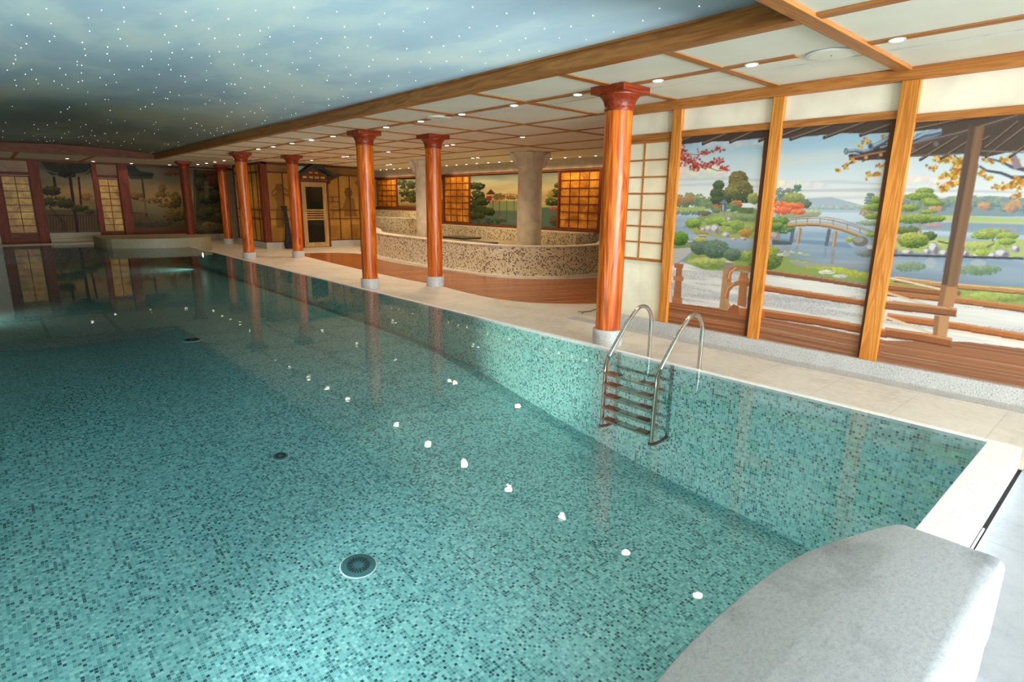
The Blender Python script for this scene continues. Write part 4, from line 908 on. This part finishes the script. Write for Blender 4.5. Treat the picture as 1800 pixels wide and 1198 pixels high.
grid_panel('shoji_panel', 0, XB-.015, 15.70, 17.12, .955, 2.495, 4, 7, 'gold', 'dark_beam_y', 'gold shoji panel left of the lake mural, between red column and bridge', group=SG, fr=.03, bar=.022)
grid_panel('shoji_panel', 0, XB-.015, 20.33, 21.85, 1.405, 2.495, 4, 5, 'gold', 'dark_beam_y', 'farthest and shortest gold shoji panel, high above the mosaic steps', group=SG, fr=.03, bar=.022)
grid_panel('shoji_panel', 1, YE-.01, .502, 1.258, .38, 2.28, 2, 8, 'amber_door', 'dark_beam', 'lit shoji door panel at the far left end wall, leftmost', group=SG, fr=.04, bar=.022, footer=1)
grid_panel('shoji_panel', 1, YE-.01, 3.142, 3.758, .40, 2.28, 2, 8, 'amber_door', 'dark_beam', 'lit shoji door panel on the far wall beside the broad red pillar', group=SG, fr=.03, bar=.022, footer=1)
for x0, x1, lb in ((.5, 1.26, 'plain amber panel above the leftmost lit shoji panel'), (3.14, 3.76, 'plain amber panel above the shoji panel beside the broad red pillar')):
    tag(obj('transom_panel', B(x0, x1, YE-.02, YE-.004, 2.402, 2.758), 'amber_sh'), lb, 'panel')

# ------------------------------------------------------------------ cabin with translucent painted screens
YC, XC = 20.2, 6.95
struct(obj('wall_cabin', B(XC+.03, 10.48, YC+.03, 23.1, 0, ZS-.002), 'wallplain'))
struct(obj('baseboard_cabin', B(XC-.03, 8.12, YC-.03, 23.1, 0, .215), 'granite')); struct(obj('baseboard_cabin', B(9.2, 10.5, YC-.03, YC+.03, 0, .215), 'granite'))
vb(6.90, 7.12, YC-.03, YC+.2, .216, ZS, 'dark_post'); vb(XC-.02, 10.5, YC-.03, YC+.029, 2.76, ZS-.001, 'dark_beam'); vb(XC-.02, XC+.029, YC+.2, 22.95, 2.76, ZS-.001, 'dark_beam_y')
vb(10.43, 10.52, YC-.04, YC+.03, .216, 2.76, 'dark_post')
CC = Canvas(1, YC+.03, 7.0, 10.5, .2, 2.8, .012)
CC.im[:] = (196, 138, 50); n = CC.noise(.9, .7, 21)[:, :, None]; CC.im = CC.im*(.8+.4*n)
n = CC.noise(.15, 1.6, 22)[:, :, None]; CC.im *= (.9+.2*n)
SH = (134, 90, 34)
def c2(P): return [(340+x/4.99, 220+y/4.99) for x, y in P]
def shp(P, a=.75, c=SH): CC.poly(c2(P), c, a)
# standing figure with raised elbows, painted as a shadow on the screen
CC.foliage(*c2([(752, 548)])[0], 6, 6.5, SH, SH, 70, 2.2); shp([(720, 580), (785, 580), (800, 640), (790, 700), (800, 800), (790, 900), (730, 900), (720, 800), (735, 700), (715, 640)])
CC.stroke(c2([(735, 600), (700, 620), (688, 590), (730, 545)]), [4, 4, 3.5, 3], SH, .8); CC.stroke(c2([(780, 600), (830, 615), (848, 590), (790, 550)]), [4, 4, 3.5, 3], SH, .8)
shp([(690, 880), (760, 870), (765, 1010), (690, 1015)], .4)
# seated figure with a cup and low table
CC.foliage(*c2([(1358, 590)])[0], 5.5, 8, SH, SH, 80, 2.2); shp([(1345, 625), (1375, 625), (1410, 650), (1422, 740), (1440, 800), (1320, 800), (1325, 700), (1330, 650)]); CC.stroke(c2([(1335, 670), (1315, 730), (1270, 742)]), 3, SH, .8)
shp([(1210, 745), (1300, 745), (1290, 755), (1240, 760), (1225, 810), (1215, 810)], .6); shp([(1215, 712), (1265, 710), (1262, 722), (1220, 724)], .6); shp([(1190, 880), (1280, 880), (1240, 985), (1205, 985)], .35); shp([(1370, 870), (1450, 870), (1440, 980), (1395, 980)], .35)
CC.foliage(*c2([(1435, 500)])[0], 4, 5, SH, SH, 30, 1.2, .5)
def cabin_screen(lb, x0, x1, vert, extra=None):
    t = thing('painted_screen', lb, 'screen', group='amber screens of the cabin')
    CC.panel('paper', None, x0, x1, .22, 2.49, off=.012, parent=t)
    obj('transom', B(x0, x1, YC+.018, YC+.026, 2.54, 2.758), 'amber_sh', t)
    bm = newbm()
    for z, w in ((2.49, .05), (1.28, .03), (.98, .03), (.22, .03)): box(bm, x0, x1, YC-.012, YC+.017, z, z+w)
    for v in vert: box(bm, v-.014, v+.014, YC-.008, YC+.017, .25, 2.49)
    if extra: extra(bm)
    obj('lattice', bm, 'dark_beam', t); return t
cabin_screen('amber screen with the painted shadow of a standing figure, left of the cabin door', 7.125, 8.15, (7.62,))
def ex(bm):
    for z in (1.74, 1.57): box(bm, 9.2, 9.62, YC-.008, YC+.017, z, z+.022)
    box(bm, 9.36, 9.38, YC-.008, YC+.017, 1.59, 1.74)
cabin_screen('amber screen with the painted shadow of a seated figure, right of the cabin door', 9.2, 10.425, (9.62, 10.04), ex)
t = thing('painted_screen', 'narrow amber side screen of the cabin facing the pool', 'screen', group='amber screens of the cabin')
obj('paper', B(XC+.018, XC+.028, YC+.2, 22.95, .22, 2.76), 'amber', t)
bm = newbm()
for z, w in ((2.49, .05), (1.28, .03), (.98, .03), (.22, .03)): box(bm, XC-.012, XC+.017, YC+.2, 22.95, z, z+w)
for v in (20.75, 21.25, 21.8, 22.4): box(bm, XC-.008, XC+.017, v-.013, v+.013, .25, 2.76)
obj('lattice', bm, 'dark_beam_y', t)
# door with slatted middle and two smoked panes
D = bpy.data.objects.new('door_1', None); COL.objects.link(D); struct(D)
obj('door_jamb', box(box(box(newbm(), 8.155, 8.22, YC-.06, YC+.029, 0, 2.28), 9.13, 9.195, YC-.06, YC+.029, 0, 2.28), 8.22, 9.13, YC-.06, YC+.029, 2.24, 2.30), 'dark_post', D)
bm = newbm()
for a in ((8.22, 8.37, .02, 2.238), (8.98, 9.13, .02, 2.238), (8.37, 8.98, .02, .17), (8.37, 8.98, 2.08, 2.238), (8.37, 8.98, 1.27, 1.32), (8.37, 8.98, .95, 1.0), (8.37, 8.98, 1.20, 1.235), (8.37, 8.98, 1.12, 1.155), (8.37, 8.98, 1.04, 1.075)):
    box(bm, a[0], a[1], YC-.05, YC-.005, a[2], a[3])
obj('door_leaf', bm, 'pale_wood', D, bevel=.004)
obj('slat_backing', B(8.37, 8.98, YC-.02, YC-.006, 1.0, 1.27), 'dark_beam', D)
obj('door_pane', B(8.37, 8.98, YC-.03, YC-.02, 1.32, 2.08), 'glass_dark', D); obj('door_pane', B(8.37, 8.98, YC-.03, YC-.02, .17, .95), 'glass_dark', D)
# arched pagoda canopy over the door
K = thing('door_canopy', 'small dark green arched pagoda canopy over the pale cabin door', 'canopy')
top = [(7.80, 2.53), (7.95, 2.50), (8.12, 2.53), (8.25, 2.63), (8.40, 2.74), (8.52, 2.785), (8.82, 2.785), (8.94, 2.74), (9.10, 2.63), (9.24, 2.53), (9.40, 2.50), (9.56, 2.53)]
low = [(9.54, 2.47), (9.40, 2.43), (9.22, 2.45), (9.06, 2.55), (8.92, 2.64), (8.80, 2.68), (8.54, 2.68), (8.42, 2.64), (8.28, 2.55), (8.12, 2.45), (7.95, 2.43), (7.82, 2.47)]
rf = obj('roof', prism_ax(newbm(), top+low, YC-.42, YC-.035, 'y'), 'roof_green', K, bevel=.008)
obj('ridge', B(8.5, 8.84, YC-.44, YC-.04, 2.785, 2.82), 'roof_green', rf, bevel=.01)
arch = [(8.20, 2.31), (9.14, 2.31), (9.12, 2.46), (9.0, 2.56), (8.88, 2.63), (8.78, 2.67), (8.56, 2.67), (8.46, 2.63), (8.34, 2.56), (8.22, 2.46)]
lb_ = obj('lattice_board', prism_ax(newbm(), arch, YC-.12, YC-.065, 'y'), 'dark_beam', K)
for k in range(4):
    obj('lattice_light', B(8.27+k*.215, 8.41+k*.215, YC-.128, YC-.121, 2.36, 2.43), 'amber_door', lb_)
for k in range(2): obj('lattice_light', B(8.50+k*.2, 8.62+k*.2, YC-.128, YC-.121, 2.53, 2.58), 'amber_door', lb_)
for x, s in ((8.12, -1), (9.22, 1)):
    obj('bracket', prism_ax(newbm(), [(x, 2.2), (x+.05*s, 2.32), (x+.26*s, 2.40), (x+.3*s, 2.45), (x-.05*s, 2.46), (x-.05*s, 2.2)], YC-.16, YC-.09, 'y'), 'dark_beam', K)
# things by the cabin
U_ = thing('folded_parasol', 'dark folded fabric bundle leaning beside the column left of the cabin door', 'parasol', (7.55, 19.85, 0))
bm = newbm(); prev = None
for z, r, dx in ((.02, .13, .02), (.15, .15, .01), (.5, .085, 0), (.9, .06, -.02), (1.25, .05, -.05), (1.38, .075, -.07), (1.42, .10, -.08), (1.43, .01, -.08)):
    row = [bm.verts.new((dx+r*(1+.22*math.cos(5*a))*math.cos(a), r*.7*(1+.22*math.cos(5*a))*math.sin(a), z)) for a in np.linspace(0, 2*math.pi, 31)[:-1]]
    if prev:
        for i in range(30): bm.faces.new((prev[i], prev[(i+1) % 30], row[(i+1) % 30], row[i]))
    else: bm.faces.new(row[::-1])
    prev = row
bm.faces.new(prev); obj('fabric', bm, 'cloth', U_, smooth=True)
obj('cord', lathe(newbm(), [(.074, .88), (.078, .89), (.078, .91), (.074, .92)], 20, (-.02, 0)), 'slab_dark', U_)
S_ = thing('steel_bollard', 'slim grey metal post standing right of the cabin behind a red column', 'post', (9.28, 18.0, 0))
obj('pole', B(-.03, .03, -.02, .02, .012, .95), 'steel_dark', S_, bevel=.004); obj('base_plate', B(-.06, .06, -.05, .05, 0, .012), 'steel_dark', S_)
for (x, y, sx, sy, z, h, lb) in ((10.7, 14.3, .35, .5, .561, .05, 'dark flat stone board lying on the platform behind the red columns'), (9.75, 12.5, .28, .7, .561, .045, 'dark flat stone board lying on the platform left of the nearer pale column')):
    tag(obj('stone_board', B(-sx, sx, -sy, sy, 0, h), 'slab_dark', loc=(x, y, z+.001), bevel=.006), lb, 'board')
tag(obj('stone_block', B(-.13, .13, -.15, .15, 0, .24), 'mosaic_tub_dark', loc=(9.95, 14.72, .562), uv=True), 'small mosaic block at the foot of the farther pale column', 'block')
t_ = newbm(); tube(t_, [(-.22, -.03, .008), (-.1, .02, .012), (.02, .0, .008), (.16, .05, .012), (.3, .02, .007)], .006, 6); tube(t_, [(-.1, .02, .01), (-.16, .1, .009)], .004, 6)
tag(obj('twig', t_, 'slab_dark', loc=(6.72, 5.72, .003)), 'thin dark twig lying on the paving left of the nearest column', 'twig')

# ------------------------------------------------------------------ stone feature at the near end
T_ = thing('stone_slab', 'curved grey sandstone slab overhanging the near end of the pool', 'slab', (1.45, .3, 0))
ft = smooth_path([(.95, .16), (.93, .19), (.73, .265), (.5, .335), (.3, .362), (.09, .372), (-.09, .372), (-.3, .362), (-.5, .335), (-.73, .265), (-.93, .19), (-.95, .16)], 2)
ol = [(.955, -.135)]+ft+[(-.955, -.135)]
bm = newbm(); prev = None
for z, i in [(ZW+.004, .012), (ZW+.012, 0)] + [(.4636-.05*(1-math.sin(a)), .05*(1-math.cos(a))) for a in np.linspace(0, math.pi/2, 8)]:
    row = [bm.verts.new((x*(1-.5*i/.95), .12+(y-.12)*(1-(i if y < .1 else .3*i)/.255), z)) for x, y in ol]
    if prev:
        for k in range(len(row)): bm.faces.new((prev[k], prev[(k+1) % len(row)], row[(k+1) % len(row)], row[k]))
    else: bm.faces.new(row[::-1])
    prev = row
bm.faces.new(prev)
so_ = obj('top', bm, 'slab', T_)
for p_ in so_.data.polygons: p_.use_smooth = True
so_.data.set_sharp_from_angle(angle=math.radians(60))
obj('base', B(-.94, .94, -.13, .05, .001, ZW+.003), 'slab', T_)

# ------------------------------------------------------------------ pool ladder
L_ = thing('pool_ladder', 'stainless steel pool ladder with five steps beside the nearest column', 'ladder', (5.0, 3.2, 0))
for y in (.3, -.3):
    P = [(.12, y, .012), (.12, y, .2), (.12, y, .40)]
    for k in range(1, 12):
        a = math.pi*k/12*.83; P.append((-.06+.18*math.cos(a), y, .40+.19*math.sin(a)))
    P += [(-.285, y, .46), (-.53, y, .17), (-.56, y, .12)]
    P = P[:-2] + [(-.52, y, .19), (-.565, y, .13), (-.60, y, .06), (-.605, y, -.05), (-.615, y, -.3), (-.62, y, -.585)]
    bm = tube(newbm(), P, .021, 16); R_ = obj('rail', bm, 'steel', L_, smooth=True)
    obj('flange', lathe(newbm(), [(.045, .001), (.045, .008), (.024, .014)], 24, (.12, y)), 'steel', R_, smooth=True)
    obj('collar', lathe(newbm(), [(.02, -.595), (.03, -.59), (.03, -.57), (.02, -.565)], 20, (-.62, y)), 'steel_dark', R_, smooth=True)
    b = newbm(); tube(b, [(-.62, y, -.575), (-.56, y, -.6), (-.46, y, -.6), (-.367, y, -.58)], .016, 10); obj('wall_foot', b, 'steel_dark', R_, smooth=True)
for z in (-.02, -.13, -.25, -.375, -.5):
    bm = newbm(); box(bm, -.66, -.56, -.285, .285, z-.012, z+.012); st = obj('step', bm, 'steel', L_, bevel=.006)
    for a, b in ((-.27, -.13), (.10, .26)): obj('reflection_patch', B(-.65, -.57, a, b, z+.0125, z+.016), 'pad', st)  # dark patches imitate the brown column mirrored in the steel

# ------------------------------------------------------------------ drains and pool lamps
def drain(lb, x, y, z, r):
    t = thing('floor_drain', lb, 'drain', (x, y, z), 'drain covers in the pool floor'); 
    obj('rim', lathe(newbm(), [(r*1.06, -.02), (r*1.06, .001), (r*1.0, .003)], 40), 'mosaic_rim', t)
    cv = obj('cover', lathe(newbm(), [(r*.98, 0), (r*.98, .004), (r*.9, .007), (r*.1, .009)], 40), 'grate', t, smooth=True)
    for k in range(24):
        a = 2*math.pi*k/24; bm = newbm(); i = .3 if k % 2 else .42; box(bm, r*i, r*.66, -.004, .004, .0075, .0105)
        bmesh.ops.rotate(bm, verts=bm.verts[:], cent=(0, 0, 0), matrix=Matrix.Rotation(a, 3, 'Z')); obj('slot', bm, 'slot', cv)
    return t
def fz(y): return float(np.interp(y, [p[0] for p in prof], [p[1] for p in prof]))
for px, py, r, lb in ((630, 994, .125, 'round slotted drain cover on the pool floor, nearest the camera'), (493, 802, .07, 'small plain round drain cover on the pool floor, second nearest'), (338, 597, .12, 'dark round drain cover in the far half of the pool floor')):
    d = ray(px, py); tt = 1.0
    for _ in range(3000):
        q = CAMP+d*tt
        if q[2] < fz(q[1])+.001: break
        tt += .004
    drain(lb, float(q[0]), float(q[1]), fz(float(q[1])), r).rotation_euler = (math.atan((fz(q[1]+.15)-fz(q[1]-.15))/.3), 0, 0)
def pool_lamp(lb, x, y, z, sgn, pw, ang=70, tilt=0, colr=(.80, 1, .86)):
    t = thing('pool_lamp', lb, 'lamp', (x, y, z), 'underwater lamps', math.pi/2 if sgn == 0 else 0); sgn = sgn or 1
    b = lathe(newbm(), [(.09, 0), (.09, .012), (.075, .02)], 32); bmesh.ops.rotate(b, verts=b.verts[:], cent=(0, 0, 0), matrix=Matrix.Rotation(math.pi/2*sgn, 3, 'Y')); obj('bezel', b, 'steel', t, smooth=True)
    b = lathe(newbm(), [(.07, .012), (.07, .022), (.01, .03)], 32); bmesh.ops.rotate(b, verts=b.verts[:], cent=(0, 0, 0), matrix=Matrix.Rotation(math.pi/2*sgn, 3, 'Y')); obj('lens', b, 'uwlamp', t, smooth=True)
    l = bpy.data.lights.new('pool_beam', 'SPOT'); l.energy = pw; l.color = colr; l.spot_size = math.radians(ang); l.spot_blend = .8; l.shadow_soft_size = .07
    o = bpy.data.objects.new('pool_beam', l); COL.objects.link(o); o.parent = t; o.location = (.05*sgn, 0, 0); o.rotation_euler = (0, math.radians(-90)*sgn+tilt, 0)
pool_lamp('underwater lamp low on the right pool wall at the far end', XP, 18.9, .0, -1, 90, 120)
pool_lamp('underwater lamp on the left pool wall near the camera end', XL, 4.8, -.12, 1, 800, 24)
pool_lamp('added underwater fill lamp on the left pool wall nearest the camera', XL, 2.9, -.15, 1, 420, 60, 0, (.84, .98, 1))  # extra lamp, added to brighten the opposite pool wall
pool_lamp('underwater lamp on the left pool wall halfway along', XL, 12.6, -.1, 1, 110, 110)
for x, w in ((-.8, 'left'), (.2, 'right')):  # added lamps hidden from view, put in to lift the pool floor
    pool_lamp('added unseen underwater fill lamp in the near end wall below the camera, the %s one of two' % w, x, YN, -.3, 0, 200, 160, 0, (.82, .98, 1))

# ------------------------------------------------------------------ ceiling fittings
def downlight(lb, loc, group, pw=14, r=.042):
    colr = (1, .86, .68) if loc[0] == 5.2 else (1, .74, .45)
    t = thing('downlight', lb, 'light', loc, group)
    obj('bezel', lathe(newbm(), [(r*1.28, -.006), (r*1.28, 0), (r, 0), (r, -.004)][:2]+[(r*1.05, .0)], 28), 'white_plastic', t)
    obj('lamp', lathe(newbm(), [(r*.2, -.012), (r, -.008), (r*1.0, -.004)], 28), 'lamp', t)
    l = bpy.data.lights.new('beam', 'SPOT'); l.energy = pw; l.color = colr; l.spot_size = math.radians(150); l.spot_blend = .7; l.shadow_soft_size = .05
    o = bpy.data.objects.new('beam', l); COL.objects.link(o); o.parent = t; o.location = (0, 0, -.03)
    return t
rows = [('row of downlights over the poolside deck', 'round white downlight in the long ceiling strip above the poolside columns', [(5.2, y) for y in (1.6, 2.71, 3.68, 4.75, 5.83, 6.93, 7.98, 9.03, 10.05, 11.05, 12.06, 13.08, 14.2, 15.21)], 24, .045),
        ('downlights left of the cabin', 'small downlight in the ceiling left of the amber cabin', [(5.92, y) for y in (19.4, 20.5, 21.5, 22.5, 23.6)], 14, .042),
        ('downlights over the parquet', 'small downlight in the inner ceiling strip above the parquet', [(7.68, y) for y in (8.36, 10.56, 10.78, 13.27, 15.5, 15.74, 17.88)], 75, .042),
        ('downlights over the platform', 'small paired downlight in the ceiling above the mosaic platform', [(10.25, y) for y in (12.95, 13.17, 17.6, 17.82)], 80, .042),
        ('downlights over the far pool end', 'half-hidden downlight in the ceiling strip at the far end of the pool', [(2.2, 24.0), (3.0, 25.0), (4.15, 25.2), (5.27, 24.8)], 13, .045),
        ('pin lights before the back wall', 'tiny pin light in the row along the alcove back wall', [(11.7, y) for y in (10.0, 10.53, 11.05, 11.58, 12.1, 12.65, 13.19, 13.75, 14.26, 14.83, 15.37, 15.9, 16.45, 18.81, 19.42, 19.85, 20.4, 20.86)], 22, .03)]
for g, lb, L, pw, r in rows:
    first = None
    for x, y in L:
        if first is None: first = downlight(lb, (x, y, ZS-.012), g, pw, r)
        else: dup(first, (x, y, ZS-.012), lb, g)
def speaker(x, y, lb):
    t = thing('ceiling_speaker', lb, 'speaker', (x, y, ZS), 'round ceiling speakers')
    obj('ring', lathe(newbm(), [(.19, -.004), (.19, -.012), (.175, -.014), (.17, -.006)][:3], 40), 'white_plastic', t, smooth=True)
    cv = obj('cover', lathe(newbm(), [(.165, -.003), (.165, -.016), (.01, -.018)], 40), 'panel', t, smooth=True)
    obj('screw', lathe(newbm(), [(.008, -.017), (.006, -.022)], 12), 'steel_dark', cv)
speaker(5.33, 2.10, 'round white ceiling speaker near the corner beam, nearest of three')
speaker(5.2, 7.5, 'round white ceiling speaker in the strip before the second column'); speaker(5.2, 12.1, 'farthest round white ceiling speaker in the long strip')
tag(obj('ceiling_cable', tube(newbm(), [(5.58, -3.0, ZS-.004), (5.56, 1, ZS-.004), (5.53, 5, ZS-.004), (5.5, 9.6, ZS-.004)], .0026, 6), 'wire'), 'thin pale cable running straight along the white ceiling panels', 'cable')
STARS = [(0.58,6.13),(0.48,6.39),(0.39,6.85),(0.64,6.61),(0.51,7.23),(0.68,7.35),(0.7,7.11),(0.49,7.82),(0.46,8.26),(0.47,8.5),(0.46,8.77),(0.42,9.25),(0.91,5.92),(1.03,5.73),(0.86,6.23),(1.1,6.18),(0.92,6.71),(1.1,6.48),(0.92,7.23),(0.97,7.53),(1.01,7.85),(1.13,7.29),(1.17,7.63),(1.17,6.85),(1.24,7.99),(1.27,7.12),(1.28,5.73),(1.42,5.54),(1.59,5.29),(1.82,5.12),(2.01,4.83),(2.29,4.68),(1.46,6.04),(1.52,5.76),(1.73,5.51),(2.19,5),(1.45,6.42),(1.54,6.7),(1.69,5.93),(1.82,6.23),(1.95,5.94),(2.06,5.52),(2.04,5.67),(2.17,5.8),(2.2,5.31),(2.39,5.8),(2.19,6.13),(2.07,6.38),(1.77,6.56),(1.7,6.89),(1.66,7.13),(1.49,7.22),(1.56,7.61),(1.7,7.43),(1.76,7.78),(1.86,7.22),(1.98,7.01),(2.08,7.34),(2,6.74),(2.21,6.66),(2.37,6.46),(2.36,6.87),(2.51,7.04),(2.65,7.22),(2.28,7.21),(2.52,5.49),(2.56,5.67),(2.63,6),(2.74,6.25),(2.69,6.6),(2.93,6.47),(2.9,5.92),(2.85,6.87),(2.88,7.17),(3.2,6.84),(3.3,7.09),(1.56,8.07),(1.48,8.39),(1.84,8.05),(1.8,8.45),(2.01,8.35),(2.05,8.34),(2.14,8.71),(2.3,8.37),(2.15,7.78),(2.56,7.89),(2.63,8.35),(2.59,8.36),(2.55,8.41),(2.9,7.87),(2.84,8.4),(2.91,8.85),(2.94,8.18),(3.22,7.65),(3.27,8.1),(3.44,8.47),(3.66,8.69),(3.3,8.76),(3.79,8.13),(3.98,8.54),(0.98,8.27),(1,8.47),(1.04,8.46),(1.09,8.98),(0.87,8.8),(0.96,9.22),(1.13,9.69),(1.16,9.56),(1.08,10.37),(0.99,10.08),(0.63,9.07),(0.71,9.79),(0.75,10.12),(0.51,9.98),(0.54,10.45),(0.63,10.74),(0.89,9.81),(1.32,10.53),(1.3,9.18),(1.43,9.71),(1.4,8.84),(1.5,9.4),(1.81,9.81),(1.96,9.45),(2.01,9.88),(2.17,9.67),(2.32,9.85),(2.53,9.53),(2.74,9.92),(2.84,9.74),(2.78,10.3),(2.97,9.98),(2.69,9.03),(3.09,9.79),(3.28,10.69),(3.37,11.25),(3.58,11.04),(3.45,10.31),(3.55,10.41),(3.45,9.84),(3.55,10.02),(3.71,9.5),(3.97,9.92),(3.96,9.72),(3.8,10.56),(3.92,11),(4.01,11.4),(3.87,11.84),(3.98,10.4),(0.57,12.88),(0.59,9.45),(0.52,7.59),(1.6,11.13),(1.64,11.12),(2.24,10.3),(2.27,10.31),(2.21,11.07),(2.19,11.49),(2.18,11.82),(1.44,11.86),(1.84,12.44),(1.28,12.74),(1.23,13.26),(1.28,12.45),(2.69,11.18),(2.72,11.1),(2.96,12.41),(2.71,13.46),(2.75,13.86),(2.26,13.81),(2.12,14.39),(2,13.91),(0.55,15.72),(1,15.9),(1.12,16.93),(1.14,18.89),(0.94,18.1),(1.29,20.01),(1.31,15.24),(1.68,17.19),(1.69,18.96),(1.21,15.83),(1.46,14.51),(1.76,15.76),(1.79,15.19),(2.03,16.43),(2.15,17.66),(2.24,19.36),(2.39,20.1),(1.99,18.41),(2.31,16.8),(2.35,16.91),(2.74,20.93),(2.45,19.04),(2.8,19.19),(2.68,19.04),(3.08,19.85),(3,17.51),(2.85,16.03),(2.83,15.19),(3.63,20.47),(4.03,21.1),(4.03,20.78),(3.92,19.1),(3.72,17.75),(3.8,17.77),(3.83,16.82),(4.02,17.67),(3.09,15.61),(3,14.75),(3.27,12.82),(3.42,13.06),(3.63,13.71),(3.37,13.67),(3.64,15.3),(3.74,14.7),(3.82,13.99),(3.8,13.45),(3.7,12.76),(3.7,13.06),(3.99,14.36),(4,13.71),(3.98,13.29),(3.97,12.94),(2.23,17.67),(2.03,18.05),(1.65,17.72),(1.61,20.06),(1.5,20.53),(1.37,19.07),(0.55,17.78),(0.58,19.6),(0.98,20.23),(1.55,20.26),(3.16,18.82),(2.95,18.49),(2.5,16.42),(2.57,4.43),(2.74,4.08),(2.95,3.79),(3.2,3.69),(3.33,3.52),(3.64,3.2),(3.82,2.73),(3.94,2.96),(3.71,3.49),(3.62,3.7),(4,3.29),(3.85,3.75),(4.01,3.59),(4,4.15),(3.69,4),(3.87,4.28),(3.6,4.23),(3.34,3.97),(3.92,4.5),(3.96,4.88),(3.69,4.63),(3.22,4.18),(3.3,4.43),(3.16,4.65),(2.9,4.37),(2.91,4.71),(2.68,4.71),(2.81,5.1),(2.92,5.36),(3.2,5.78),(3.3,6.05),(3.63,6.66),(3.92,7.16),(3.58,6.9),(3.35,6.58),(3.16,6.3),(2.82,5.57),(2.65,5.28),(2.51,5),(3.21,5.14),(3.34,5.53),(3.64,6.23),(3.93,6.53),(3.69,5.87),(3.93,6.12),(3.54,5.41),(3.74,5.54),(3.41,5.06),(3.38,4.78),(3.69,5.17),(3.69,4.91),(3.97,5.28),(3.89,6.84),(3.83,7.76),(3.9,7.76),(3.62,7.37),(3.95,2.49)]
sb = newbm(); bmesh.ops.create_icosphere(sb, subdivisions=2, radius=.0048)
s0 = obj('star_light', sb, 'star'); SL = 'tiny white star light set in the painted cloud ceiling'
tag(s0, SL, 'light', 'star lights in the ceiling')
for i, (x, y) in enumerate(STARS):
    o = s0 if i == 0 else s0.copy()
    if i: COL.objects.link(o)
    k = random.uniform(.7, 1.15); o.scale = (k, k, k); o.location = (x, y, vz(x)-.004)

# ------------------------------------------------------------------ put every Empty at the foot of its thing
bpy.context.view_layer.update()
for o in list(bpy.data.objects):
    if o.type == 'EMPTY' and o.parent is None and tuple(o.location) == (0, 0, 0) and o.children:
        P = [c.matrix_world @ Vector(v) for c in o.children if c.type == 'MESH' for v in c.bound_box]
        b = Vector(((min(p.x for p in P)+max(p.x for p in P))/2, (min(p.y for p in P)+max(p.y for p in P))/2, min(p.z for p in P)))
        o.location = b
        for c in o.children: c.location = Vector(c.location) - b
